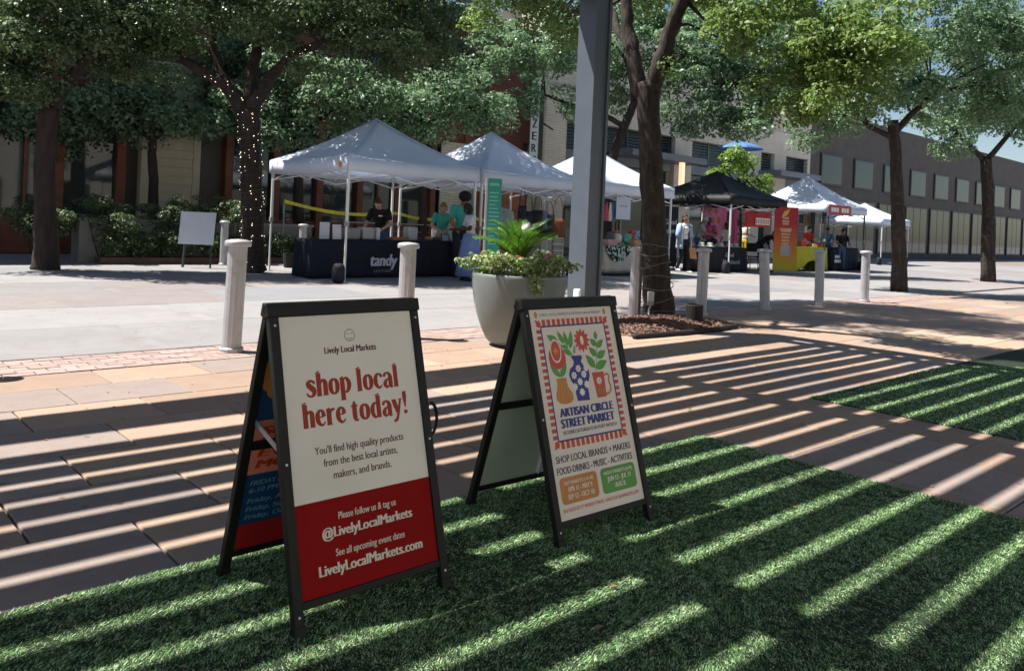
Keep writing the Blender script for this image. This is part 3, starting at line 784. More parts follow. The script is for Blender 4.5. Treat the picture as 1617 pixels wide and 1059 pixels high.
s2.line(c, [(0.28, 0.172), (0.40, 0.215), (0.44, 0.245)], 0.008, 1.3); s2.line(c, [(0.70, 0.40), (0.703, 0.452)], 0.008, 2.4)
s2.line(c, [(0.672, 0.425), (0.68, 0.448), (0.726, 0.448), (0.736, 0.425)], 0.010, 2.4)
s2.rrect(c, 0.52, 0.810, 0.944, 0.931, 0.035, 1.2)
c.pieces('green_print', ink_green, panel2)
c = MB()
s2.text(c, 'SHOP LOCAL BRANDS + MAKERS', 0.05, 0.94, 0.742, 0.034, 1, 0.06); s2.text(c, 'FOOD-DRINKS - MUSIC - ACTIVITIES', 0.043, 0.94, 0.795, 0.034, 1, 0.06)
s2.text(c, 'SECOND SATURDAYS IN FORT WORTH', 0.175, 0.822, 0.617, 0.018, 1.5, 0.04); s2.text(c, 'LIVELY LOCAL MARKETS & ARTISAN CIRCLE PRESENT', 0.124, 0.857, 0.034, 0.013, 1)
c.pieces('lettering', ink_navy, panel2)
c = MB()
s2.text(c, 'DAY MARKETS (11A-4P)', 0.10, 0.43, 0.845, 0.017, 2.2, 0.1); s2.text(c, 'APR 11 - MAY 9', 0.13, 0.41, 0.878, 0.024, 2.2, 0.12); s2.text(c, 'SEP 12 - OCT 10', 0.12, 0.42, 0.913, 0.024, 2.2, 0.12)
s2.text(c, 'NIGHT MARKETS (6-9P)', 0.56, 0.91, 0.843, 0.017, 2.2, 0.1); s2.text(c, 'JUN 13 - JUL 11', 0.59, 0.88, 0.876, 0.024, 2.2, 0.12); s2.text(c, 'AUG 8', 0.67, 0.80, 0.911, 0.024, 2.2, 0.12)
c.pieces('lettering', ink_cream, panel2)
c = MB(); s2.text(c, '816 FOCH ST FT WORTH TEXAS - LIVELYLOCALMARKETS.COM', 0.048, 0.94, 0.966, 0.017, 1, 0.05); c.pieces('lettering', ink_coral, panel2)
pn, _, _, _, _, _, _, _, _ = o2_[1]
pn.build('panel', back_pale, root2)
s_ = MB(); s_.bar(FL2 + e2 * 0.03 + n2 * 0.12 + Z3 * 0.42, FL2 + e2 * 0.028 + n2 * 0.17 + Z3 * 0.26, 0.004, 0.018); s_.build('spreader_strap', strap_m, root2)

# fallen leaves and crumbs on the turf and the slabs
n = 260
P = np.stack([rng.uniform(-2.8, 4.6, n), rng.uniform(2.1, 8.5, n)], 1); a = rng.uniform(0, 6.28, n); s_ = rng.uniform(0.008, 0.02, n)
pp = P[:, 0] * SY - P[:, 1] * SX; ss = P[:, 0] * SX + P[:, 1] * SY
ont = (pp > -2.9) & (ss < 4.37) | (pp > -3.1) & (ss > 6.15)
z = np.where(ont, 0.019, 0.004)
Q = np.zeros((n, 4, 3))
for i_, (ca_, sa_, dz) in enumerate(((1, 0, 0.0), (0, .5, 0.004), (-1, 0, 0.001), (0, -.5, 0.005))):
    Q[:, i_] = np.stack([P[:, 0] + s_ * (ca_ * np.cos(a) - sa_ * np.sin(a)), P[:, 1] + s_ * (ca_ * np.sin(a) + sa_ * np.cos(a)), z + dz], 1)
tag(raw_mesh('fallen_leaves', Q.reshape(-1, 3), 4, leaf_mat('dry_leaf', (0.16, 0.09, 0.04), (0.26, 0.17, 0.08), (0.38, 0.28, 0.16), 0.1, 0.7)), 'small dry leaves scattered over turf and slabs', 'leaves', kind='stuff')
# ================================================================ BUILDINGS
cream = brick_mat('cream_brick', (0.74, 0.65, 0.53), (0.70, 0.61, 0.50), (0.48, 0.42, 0.35), 1.0, 0.6, 0.10, 0.008, rot=S3)
cream_end = brick_mat('cream_brick_end', (0.70, 0.62, 0.48), (0.66, 0.58, 0.45), (0.40, 0.36, 0.30), 1.0, 0.6, 0.10, 0.008, rot=S3 + P3)
cream_flat = mat('cream_render', (0.50, 0.45, 0.39), 0.85, 0.06, 1.5, 0.08, 50)
siding = mat('cream_siding', (0.48, 0.41, 0.29), 0.7, 0.08, 3, 0.05, 40)
redwood = mat('red_brown_wood', (0.17, 0.05, 0.024), 0.55, 0.25, 4, 0.1, 30)
redbrick = brick_mat('red_brown_wall', (0.20, 0.065, 0.04), (0.15, 0.05, 0.032), (0.10, 0.05, 0.04), 1.0, 0.5, 0.16, 0.012, rot=S3)
orangewood = mat('orange_wood', (0.36, 0.12, 0.035), 0.55, 0.25, 5, 0.1, 40)
glass_d = glass_mat('dark_glass', (0.03, 0.04, 0.036))
louver_m = mat('louver_blue', (0.07, 0.095, 0.13), 0.5, 0.1, 4)
louver_l = mat('louver_teal', (0.15, 0.20, 0.20), 0.5, 0.1, 4)
canopy_m = mat('canopy_steel', (0.17, 0.19, 0.215), 0.55, 0.08, 3)
slate_w = mat('slate_wall', (0.11, 0.095, 0.085), 0.8, 0.12, 1.5, 0.1, 30)
darkmet = mat('dark_metal', (0.035, 0.037, 0.04), 0.45, 0.1, 6)
FP = -22.0
# --- left building: timber glazing in deep shade
lb_ = empty('timber_building', W(10, FP - 0.6, 0), 'dark red-brown timber and glass building behind the left tents', 'building')
PF = FP - 0.6
m_ = MB(); m_.gbox(-16, 21.6, PF - 8, PF - 0.26, 0, 4.3); m_.build('core_wall', slate_w, lb_)
m_ = MB(); m_.gbox(-16, 21.6, PF - 8, PF, 4.301, 8.2); m_.build('upper_wall', redbrick, lb_)
m_ = MB(); m_.gbox(-16.2, 21.6, PF - 8.2, PF + 0.5, 8.201, 8.5); m_.build('roof', darkmet, lb_)
s = -15.0; k = 0
while s < 20.6:
    if 6.9 < s < 8.7: s += 1.45; continue
    p_ = MB(); p_.gbox(s - 0.11, s + 0.11, PF - 0.255, PF + 0.05, 0.0, 4.3); p_.build('timber_post', redwood, lb_)
    if not (5.4 < s < 8.7):
        w_ = MB(); w_.gbox(s + 0.112, s + 1.338, PF - 0.255, PF - 0.06, 0.02, 0.95); w_.build('timber_panel', redwood, lb_)
        f_ = MB(); f_.gbox(s + 0.112, s + 1.338, PF - 0.255, PF - 0.03, 0.952, 1.03); wf = f_.build('window_frame', redwood, lb_)
        g_ = MB(); g_.gbox(s + 0.112, s + 1.338, PF - 0.255, PF - 0.14, 1.032, 3.9); g_.build('pane', glass_d, wf)
        if k % 2: 
            f_ = MB(); f_.gbox(s + 0.69, s + 0.76, PF - 0.139, PF - 0.05, 1.032, 3.9); f_.build('mullion', redwood, wf)
        f_ = MB(); f_.gbox(s + 0.112, s + 1.338, PF - 0.255, PF - 0.02, 3.902, 4.3); f_.build('header', redwood, lb_)
    s += 1.45; k += 1
# upper windows
for s in np.arange(-14, 20, 3.4):
    f_ = MB(); f_.gbox(s, s + 1.7, PF + 0.002, PF + 0.06, 5.6, 7.6); wf = f_.build('window_frame', darkmet, lb_)
    g_ = MB(); g_.gbox(s + 0.08, s + 1.62, PF + 0.062, PF + 0.07, 5.68, 7.52); g_.build('pane', glass_d, wf)
# cream siding pier of the same frontage
sp = empty('siding_pier', W(8.0, PF + 0.1, 0), 'cream horizontal board pier at the left edge behind the tree', 'wall')
m_ = MB(); m_.gbox(7.22, 8.78, PF - 0.2, PF + 0.06, 0, 5.2); m_.build('backing', siding, sp)
for q in (7.32, 8.68): 
    m_ = MB(); m_.gbox(q - 0.10, q + 0.10, PF + 0.061, PF + 0.12, 0.4, 5.2); m_.build('corner_board', siding, sp)
for i in range(20):
    z = 0.5 + i * 0.235; c0 = W(8.0, PF + 0.088, z + 0.112)
    m_ = MB(); m_.obox(c0, S3 * 1.156, P3 * 0.03, Z3 * 0.222 + P3 * -0.016); m_.build('board', siding, sp)

# --- right building: cream piers, louvred bays, steel canopies
rb_ = empty('cream_building', W(30, FP, 0), 'long cream brick building with louvred bays behind the right tents', 'building')
m_ = MB(); m_.gbox(21.7, 42.3, FP - 9, FP - 0.55, 0, 9.8); m_.build('core_wall', slate_w, rb_)
m_ = MB(); m_.gbox(21.68, 42.3, FP - 0.548, FP, 5.42, 9.8); m_.build('upper_wall', cream, rb_)
piers = [(21.68, 22.85), (24.6, 25.2), (29.9, 31.2), (36.0, 37.2), (38.5, 39.7), (42.0, 42.3)]
for a, b in piers:
    m_ = MB(); m_.gbox(a, b, FP - 0.548, FP - 0.003, 0, 5.418); m_.build('pier', cream, rb_)
m_ = MB(); m_.gbox(21.60, 21.678, FP - 1.5, FP - 0.02, 0, 9.8); m_.build('end_wall', cream_end, rb_)
bays = [(22.85, 24.6, louver_m), (25.2, 29.9, louver_m), (31.2, 36.0, louver_l), (37.2, 38.5, louver_l), (39.7, 42.0, louver_m)]
for a, b, lm in bays:
    f_ = MB(); f_.gbox(a + 0.002, b - 0.002, FP - 0.547, FP - 0.40, 4.25, 5.418); wf = f_.build('louvre_window', glass_d, rb_)
    nn = 8
    for i in range(nn):
        z = 4.32 + i * (1.06 / nn)
        m_ = MB(); m_.obox(W((a + b) / 2, FP - 0.32, z + 0.05), S3 * (b - a - 0.06), P3 * 0.09 - Z3 * 0.05, Z3 * 0.022); m_.build('slat', lm, wf)
    for q in np.linspace(a + 0.04, b - 0.04, max(2, int((b - a) / 1.5) + 1)):
        m_ = MB(); m_.gbox(q - 0.03, q + 0.03, FP - 0.27, FP - 0.20, 4.252, 5.416); m_.build('mullion', lm, wf)
    m_ = MB(); m_.gbox(a + 0.002, b - 0.002, FP - 0.53, FP - 0.12, 3.85, 4.248); m_.build('spandrel', canopy_m, rb_)
    g_ = MB(); g_.gbox(a + 0.002, b - 0.002, FP - 0.53, FP - 0.42, 0.35, 3.848); wf = g_.build('shop_window', glass_d, rb_)
    for q in np.linspace(a + 0.05, b - 0.05, max(2, int((b - a) / 1.3) + 1)):
        m_ = MB(); m_.gbox(q - 0.035, q + 0.035, FP - 0.419, FP - 0.36, 0.35, 3.846); m_.build('mullion', mat('alu_mullion', (0.40, 0.39, 0.36), 0.5), wf)
    m_ = MB(); m_.gbox(a + 0.002, b - 0.002, FP - 0.419, FP - 0.355, 2.95, 3.03); m_.build('transom', MATS['alu_mullion'], wf)
    m_ = MB(); m_.gbox(a + 0.002, b - 0.002, FP - 0.53, FP - 0.10, 0, 0.348); m_.build('plinth', slate_w, rb_)
for a, b in ((25.4, 30.6), (37.0, 41.2)):
    m_ = MB(); m_.gbox(a, b, FP + 0.002, FP + 1.25, 4.18, 4.46); m_.build('canopy', canopy_m, rb_, bevel=0.02)
# fins of the upper wall: shallow joints as proud string courses
for z in (6.6, 8.2):
    m_ = MB(); m_.gbox(21.68, 42.3, FP + 0.001, FP + 0.05, z, z + 0.12); m_.build('string_course', cream_flat, rb_)
# --- slate coloured end building
sb_ = empty('slate_building', W(55, FP, 0), 'dark brown-grey building beyond the cream one at far right', 'building')
m_ = MB(); m_.gbox(42.32, 84, FP - 9, FP - 0.3, 0, 8.4); m_.build('wall', slate_w, sb_)
for s in np.arange(44, 82, 4.2):
    f_ = MB(); f_.gbox(s, s + 2.6, FP - 0.298, FP - 0.2, 4.2, 6.0); wf = f_.build('window_frame', darkmet, sb_)
    g_ = MB(); g_.gbox(s + 0.1, s + 2.5, FP - 0.198, FP - 0.19, 4.3, 5.9); g_.build('pane', glass_d, wf)
    f_ = MB(); f_.gbox(s - 0.6, s + 3.0, FP - 0.298, FP - 0.2, 0.3, 3.5); wf = f_.build('window_frame', darkmet, sb_)
    for q in range(3):
        g_ = MB(); g_.gbox(s - 0.5 + 1.17 * q, s + 0.57 + 1.17 * q, FP - 0.198, FP - 0.19, 0.4, 3.4); g_.build('pane', glass_d, wf)

# --- added pale building, unseen behind the viewer, bounces sunlight onto the boards
pv = empty('bounce_building', W(2, 12, 0), 'pale building added out of view behind the viewer to bounce sun onto the boards', 'building')
m_ = MB(); m_.gbox(-14, 22, 9.0, 18, 0, 7.0); m_.build('wall', mat('bounce_render', (0.76, 0.71, 0.62), 0.85, 0.05, 1.5), pv)
m_ = MB(); m_.gbox(-14.3, 22.3, 8.8, 18.3, 7.001, 7.3); m_.build('roof', darkmet, pv)
for s in np.arange(-12, 20, 4.0):
    f_ = MB(); f_.gbox(s, s + 1.8, 8.93, 8.998, 0.9, 2.6); wf = f_.build('window_frame', darkmet, pv)
    g_ = MB(); g_.gbox(s + 0.08, s + 1.72, 8.92, 8.928, 0.98, 2.52); g_.build('pane', glass_d, wf)
# pizzeria blade sign on the end pier
bs = at(843, 205, 29.7)
bp_ = empty('blade_sign', (bs.x, bs.y, bs.z - 2.2), 'tall white vertical sign with black capitals on the cream pier', 'sign')
m_ = MB(); m_.obox(bs, Vector((0.30, 0.05, 0)), Vector((-0.05, 0.30, 0)) * 0.5, Z3 * 3.7); board = m_.build('board', mat('sign_white', (0.74, 0.77, 0.78), 0.5, 0.03), bp_)
m_ = MB(); m_.obox(bs + Vector((0.235, 0.06, 0)), Vector((0.16, 0.02, 0)), Vector((-0.02, 0.3, 0)) * 0.6, Z3 * 3.75); m_.build('side_case', mat('sign_case', (0.03, 0.045, 0.04), 0.4), bp_)
m_ = MB(); m_.bar(bs + Vector((0.1, 0.12, 0.4)), bs + S3 * 0.98 + Vector((0, 0, 0.1)), 0.05); m_.build('bracket', darkmet, bp_)
nv = Vector((0.05, -0.30, 0)).normalized(); ev = Vector((0.30, 0.05, 0)).normalized()
shp = Sheet(bs - ev * 0.152 + Z3 * 1.85 + nv * 0.078, ev, -Z3, nv, 0.304, 3.7)
t_ = MB(); shp.vtext(t_, 'PIZZERIA', 0.2, 0.8, 0.02, 0.98, 1); t_.pieces('letter', mat('ink_black', (0.012, 0.014, 0.016), 0.4), board)

# wall lamp between the bays
wl = at(1076, 275, 35.2)
wlr = empty('wall_lamp', wl - Z3 * 0.6, 'tall lit wall sconce on the cream pier behind the black tent', 'wall lamp')
m_ = MB(); m_.obox(wl, S3 * 0.22, P3 * 0.16, Z3 * 1.0); m_.build('diffuser', mat('lamp_glow', (0.7, 0.55, 0.38), 0.5, emit=(1.0, 0.72, 0.42), estr=0.5), wlr)
m_ = MB(); m_.obox(wl + Z3 * 0.54, S3 * 0.26, P3 * 0.2, Z3 * 0.07); m_.obox(wl - Z3 * 0.54, S3 * 0.26, P3 * 0.2, Z3 * 0.07); m_.build('cap', darkmet, wlr)

# orange wooden door and bench, low planter wall, railings, tape
od = empty('wooden_door', W(20.6, PF + 0.3, 0), 'orange wooden slatted door beside the steel rail', 'door')
for i in range(9):
    m_ = MB(); m_.gbox(20.0, 21.3, PF + 0.06, PF + 0.14, 0.02 + i * 0.33, 0.335 + i * 0.33); m_.build('plank', orangewood, od)
oc = MB(); oc.gbox(18.55, 18.95, PF + 0.3, PF + 0.7, 0, 4.0); tag(oc.build('timber_column', orangewood), 'orange-brown timber column behind the teal sign', 'column')
pw_ = MB(); pw_.gbox(17.2, 21.6, PF + 0.002, PF + 0.055, 0.0, 4.0); tag(pw_.build('cream_wall', cream_end), 'pale cream board wall behind the hanging bags', 'wall')
rail_m = mat('rail_steel', (0.20, 0.21, 0.22), 0.4, 0.06, 6, metal=0.5)
def railing(s0, s1, p, label, h=1.08):
    r_ = empty('railing', W((s0 + s1) / 2, p), label, 'railing', 'steel railings in front of the buildings')
    n = max(2, int(round((s1 - s0) / 1.5)) + 1)
    for q in np.linspace(s0, s1, n):
        m_ = MB(); m_.gbox(q - 0.025, q + 0.025, p - 0.025, p + 0.025, 0, h); m_.build('post', rail_m, r_)
    for i in range(5):
        m_ = MB(); z = 0.2 + i * 0.17; m_.bar(W(s0, p, z), W(s1, p, z), 0.016); m_.build('rail', rail_m, r_)
    m_ = MB(); m_.bar(W(s0, p, h + 0.016), W(s1, p, h + 0.016), 0.05, 0.03); m_.build('top_rail', rail_m, r_)
railing(11.4, 14.2, -18.9, 'cable railing behind the seller in the black shirt')
railing(14.3, 18.6, -18.9, 'cable railing behind the three people at the table')
railing(19.2, 22.6, -18.9, 'cable railing behind the hanging bags')
pwall = MB(); pwall.gbox(5.0, 10.6, -20.0, -19.4, 0, 0.92); lw = tag(pwall.build('planter_wall', mat('wall_grey', (0.22, 0.215, 0.20), 0.85, 0.12, 3, 0.1, 40)), 'low grey wall behind the lit tree trunk', 'wall')
m_ = MB(); m_.gbox(4.95, 10.65, -20.05, -19.35, 0.921, 0.98); m_.build('coping', concrete, lw)
tape_m = mat('tape_yellow', (0.62, 0.55, 0.035), 0.4, 0.25, 9, trans=0.2)
def tape(pts, label):
    m_ = MB(); n = 40
    def fn(i, j):
        x = i * (len(pts) - 1); a = min(int(x), len(pts) - 2); t = x - a
        q = pts[a].lerp(pts[a + 1], t); q = q - Z3 * 0.16 * math.sin(math.pi * t)
        return q + Z3 * (j - 0.5) * 0.085 + P3 * 0.02 * math.sin(i * 40 + j)
    m_.grid(fn, n, 1)
    tag(m_.build('barrier_tape', tape_m, solid=0.001), label, 'barrier tape')
tape([W(9.6, -19.0, 1.56), W(13.0, -18.98, 1.40), W(15.2, -18.98, 1.44), W(18.4, -18.98, 1.42)], 'yellow barrier tape strung above the railing behind the tents')
for q in (9.6, 18.4): 
    m_ = MB(); m_.tube([W(q, -19.03, 0), W(q, -19.03, 1.62)], 0.022, 8); tag(m_.build('tape_post', rail_m), 'thin dark post at the %s end of the yellow tape' % ('left' if q < 12 else 'right'), 'post')

# balcony parasol over the louvred bay
bq = at(1168, 240, 35.8)
pa = empty('parasol', (bq.x, bq.y, bq.z - 1.0), 'small blue patio parasol on the balcony above the black tent', 'parasol')
blue_c = mat('parasol_blue', (0.09, 0.20, 0.42), 0.7, 0.1, 3, trans=0.2)
m_ = MB(); m_.lathe([(1.05, 0.12), (0.98, 0.20), (0.5, 0.36), (0.04, 0.52)], bq, 8); m_.build('canopy', blue_c, pa)
m_ = MB(); m_.tube([bq - Z3 * 1.05, bq + Z3 * 0.5], 0.03, 6); m_.build('pole', rail_m, pa)

# ================================================================ TENTS
fab_w = mat('tent_white', (0.77, 0.825, 0.92), 0.55, 0.03, 2, 0.10, 7, trans=0.32, spec=0.4)
fab_k = mat('tent_black', (0.008, 0.009, 0.012), 0.6, 0.2, 2, 0.06, 9, spec=0.3)
tent_leg = mat('tent_leg', (0.62, 0.62, 0.63), 0.35, 0.04, 5, metal=0.2); tent_legk = mat('tent_leg_black', (0.03, 0.03, 0.032), 0.4)
bag_k = mat('weight_bag', (0.012, 0.012, 0.018), 0.8, 0.2, 8)
def tent(label, s0, p0, fab, legm, size=3.25, eave=2.40, val=0.27, peak=3.4, weights=(0, 1)):
    r_ = empty('canopy_tent', W(s0 + size / 2, p0 - size / 2), label, 'tent', 'pop-up canopy tents along the street')
    cs = [(s0, p0), (s0 + size, p0), (s0 + size, p0 - size), (s0, p0 - size)]
    cen = W(s0 + size / 2, p0 - size / 2, peak)
    rf = MB()
    for k in range(4):
        a = W(*cs[k], eave); b = W(*cs[(k + 1) % 4], eave); n = 18
        vs = []; fs = []; idx = {}
        for j in range(n + 1):
            t = j / n
            L_ = a.lerp(cen, t); R_ = b.lerp(cen, t)
            for i in range(n - j + 1):
                u = i / max(1, n - j) if n > j else 0
                q = L_.lerp(R_, u)
                sag = -0.13 * math.sin(math.pi * t) * (0.6 + 0.4 * math.sin(math.pi * u)) - 0.03 * math.sin(math.pi * u) * (1 - t) + 0.012 * math.sin(7 * u + 5 * t + k) + (0.010 * math.sin(23 * u + 3 * k + 4 * t) + 0.008 * math.sin(31 * t + 9 * u)) * (1 - t) * math.sin(math.pi * u)
                idx[(i, j)] = len(vs); vs.append(q + Z3 * sag * (1 if j else 0.6))
        for j in range(n):
            for i in range(n - j):
                fs.append((idx[(i, j)], idx[(i + 1, j)], idx[(i, j + 1)]))
                if i < n - j - 1: fs.append((idx[(i + 1, j)], idx[(i + 1, j + 1)], idx[(i, j + 1)]))
        rf.add(vs, fs)
    roof = rf.build('canopy', fab, r_, smooth=True, solid=0.004)
    for k in range(4):
        a = W(*cs[k], eave); n = 18; h_ = MB(); h_.tube([a.lerp(cen, j / n) + Z3 * (-0.13 * 0.6 * math.sin(math.pi * j / n) + 0.004) for j in range(n + 1)], 0.010, 5); h_.build('hip_seam', fab, roof)
    for k in range(4):
        a = W(*cs[k], eave - 0.004); b = W(*cs[(k + 1) % 4], eave - 0.004); out = ((a + b) / 2 - W(s0 + size / 2, p0 - size / 2, eave)); out.z = 0; out.normalize()
        v_ = MB(); v_.grid(lambda i, j: a.lerp(b, i) + Z3 * (-val * j - (0.03 * math.sin(math.pi * i) * 0.6)) + out * (0.006 + (0.012 * math.sin(i * 19 + k) + 0.008 * math.sin(i * 47)) * j), 24, 2)
        v_.build('valance', fab, roof, solid=0.003, smooth=True)
    for k, (s, p) in enumerate(cs):
        si = s + (0.06 if s == s0 else -0.06); pi_ = p + (0.06 if p != p0 else -0.06)
        l_ = MB(); l_.bar(W(si, pi_, 0.0), W(si, pi_, 1.15), 0.034, 0.034, S3); l_.bar(W(si, pi_, 1.15), W(si, pi_, eave - 0.03), 0.046, 0.046, S3); lg = l_.build('leg', legm, r_)
        h_ = MB(); h_.obox(W(si, pi_, 1.12), S3 * 0.075, P3 * 0.06, Z3 * 0.09); h_.build('slider', mat('slider_grey', (0.25, 0.26, 0.27), 0.5), lg)
        f_ = MB(); f_.obox(W(si, pi_, 0.008), S3 * 0.12, P3 * 0.12, Z3 * 0.012); f_.build('foot_plate', legm, lg)
        if k in weights:
            m_ = MB(); m_.lathe([(0.10, 0.012), (0.125, 0.06), (0.12, 0.28), (0.09, 0.36), (0.03, 0.37)], W(si - 0.12, pi_ - 0.02), 10, lambda q, z: 1 + 0.08 * math.sin(3 * q + z * 8)); m_.build('weight_bag', bag_k, lg, smooth=True)
    for k in range(4):
        a = W(*cs[k]); b = W(*cs[(k + 1) % 4]); c0 = W(s0 + size / 2, p0 - size / 2)
        a = a.lerp(c0, 0.03); b = b.lerp(c0, 0.03); t_ = MB()
        for x0, x1, za, zb in ((0, .5, eave - 0.10, eave - 0.42), (0, .5, eave - 0.42, eave - 0.10), (.5, 1, eave - 0.10, eave - 0.42), (.5, 1, eave - 0.42, eave - 0.10)):
            t_.bar(a.lerp(b, x0) + Z3 * za, a.lerp(b, x1) + Z3 * zb, 0.012, 0.024)
        t_.build('truss', legm, r_)
    t_ = MB(); 
    for k in range(4):
        m0 = (W(*cs[k]) + W(*cs[(k + 1) % 4])) / 2
        t_.bar(m0 + Z3 * (eave - 0.3), W(s0 + size / 2, p0 - size / 2, eave + 0.25), 0.014, 0.026)
    t_.bar(W(s0 + size / 2, p0 - size / 2, eave + 0.1), cen - Z3 * 0.03, 0.035); t_.build('centre_truss', legm, r_)
    return r_, roof
TP = -13.40
T1, T1r = tent('white pop-up tent over the navy table, nearest at left', 8.02, TP, fab_w, tent_leg)
T2, T2r = tent('white dappled pop-up tent behind the large planter', 11.55, TP - 0.25, fab_w, tent_leg, peak=3.5)
T3, T3r = tent('bright sunlit white tent half hidden behind the steel post', 15.15, TP - 0.1, fab_w, tent_leg, peak=3.45)
T4, T4r = tent('black pop-up tent over the hat table', 21.75, TP - 0.4, fab_k, tent_leg, size=3.35, peak=3.3)
T5, T5r = tent('white dappled tent with a red lettered corner banner, over the yellow table', 27.9, TP - 0.4, fab_w, tent_legk, peak=3.55)
T6, T6r = tent('low white tent far back at the right edge', 39.0, -16.5, fab_w, tent_leg, size=3.2, eave=2.2, peak=3.0)
# small printed badge on the first valance
bd = W(8.02, TP, 0) ; sv = Sheet(W(8.02, TP - 0.55, 2.36) - S3 * 0.03, P3, -Z3, -S3, 0.5, 0.22)
m_ = MB(); m_.mark(); m_.hold = True; sv.ell(m_, 0.62, 0.5, 0.14, 0.14, 8); sv.leaf(m_, (0.62, 0.8), (0.62, 0.05), 0.1, 9); m_.pieces('badge_print', ink_orange, T1r)
# red printed strip on the right tent's valance
m_ = MB(); m_.obox(W(27.9 + 0.95, TP - 0.4 + 0.035, 2.24), S3 * 1.75, P3 * 0.012, Z3 * 0.36); rs = m_.build('red_banner', mat('banner_red', (0.42, 0.02, 0.025), 0.5, 0.08), T5)
sv = Sheet(W(27.9 + 0.075, TP - 0.4 + 0.043, 2.42), S3, -Z3, P3, 1.75, 0.36)
m_ = MB()
for q in range(7):
    if q != 3: sv.rect(m_, 0.10 + 0.115 * q, 0.28, 0.195 + 0.115 * q, 0.72, 2)
m_.pieces('blurred_lettering', ink_white, rs)
# ================================================================ TREES
bark = mat('bark_brown', (0.036, 0.027, 0.022), 0.95, 0.5, 14, 1.0, 26, stain=((0.11, 0.09, 0.075), 9, 0.6), stretch=0.22)
bark_d = mat('bark_dark', (0.035, 0.024, 0.02), 0.95, 0.4, 10, 1.0, 22, stretch=0.25)
lf_oak = leaf_mat('leaf_oak', (0.045, 0.08, 0.03), (0.08, 0.125, 0.05), (0.15, 0.19, 0.095), 0.3, 0.45)
lf_far = leaf_mat('leaf_far', (0.085, 0.155, 0.075), (0.15, 0.235, 0.125), (0.25, 0.32, 0.21), 0.42, 0.45)
lf_lime = leaf_mat('leaf_lime', (0.08, 0.14, 0.035), (0.145, 0.22, 0.06), (0.26, 0.32, 0.13), 0.45, 0.45)
lf_bright = leaf_mat('leaf_bright', (0.10, 0.19, 0.03), (0.17, 0.28, 0.05), (0.24, 0.34, 0.09), 0.42, 0.45)

def crown_leaves(lobes, size, cov, clump=0.2, per=0):
    """leaves set on the skins of many small leafy masses, each mass lit above and dark beneath"""
    V = []
    for (c, rx, ry, rz, cv) in lobes:
        rs0 = max(clump * 1.7, 0.36 * min(rx, rz))
        k = max(3, int(cov * cv * 1.15 * (rx * ry * rz) ** (2 / 3) / rs0 ** 2))
        d = rng.normal(size=(k, 3)); d /= np.linalg.norm(d, axis=1)[:, None]
        rad = rng.uniform(0.05, 1.0, k) ** 0.5
        cc = np.array(c) + d * rad[:, None] * np.array([rx, ry, rz]) * 0.88
        rs = rs0 * rng.uniform(0.45, 1.15, k)
        cnt = np.maximum(6, (0.42 * 4 * np.pi * rs ** 2 / (0.30 * size * size)).astype(int))
        which = np.repeat(np.arange(k), cnt); n = len(which)
        e = rng.normal(size=(n, 3)); e[:, 2] += 0.35; e /= np.linalg.norm(e, axis=1)[:, None]
        fluff = rng.uniform(0.5, 1.0, n) ** 0.5 + rng.exponential(0.07, n)
        P = cc[which] + e * (rs[which] * fluff)[:, None] * np.array([1.2, 1.2, 0.72])
        nrm = e * 0.7 + rng.normal(size=(n, 3)) * 0.42 + np.array([0, 0, 0.45]); nrm /= np.linalg.norm(nrm, axis=1)[:, None]
        t = rng.normal(size=(n, 3)) + e * 0.8; t -= (t * nrm).sum(1)[:, None] * nrm; t /= np.linalg.norm(t, axis=1)[:, None]
        b = np.cross(nrm, t)
        s = (rng.uniform(0.55, 1.3, n) * size)[:, None]
        Q = np.zeros((n, 4, 3))
        Q[:, 0] = P - t * s * 0.5; Q[:, 1] = P + b * s * 0.32 + nrm * s * 0.08; Q[:, 2] = P + t * s * 0.5 - nrm * s * 0.06; Q[:, 3] = P - b * s * 0.32 + nrm * s * 0.08
        V.append(Q.reshape(-1, 3))
    return np.concatenate(V)

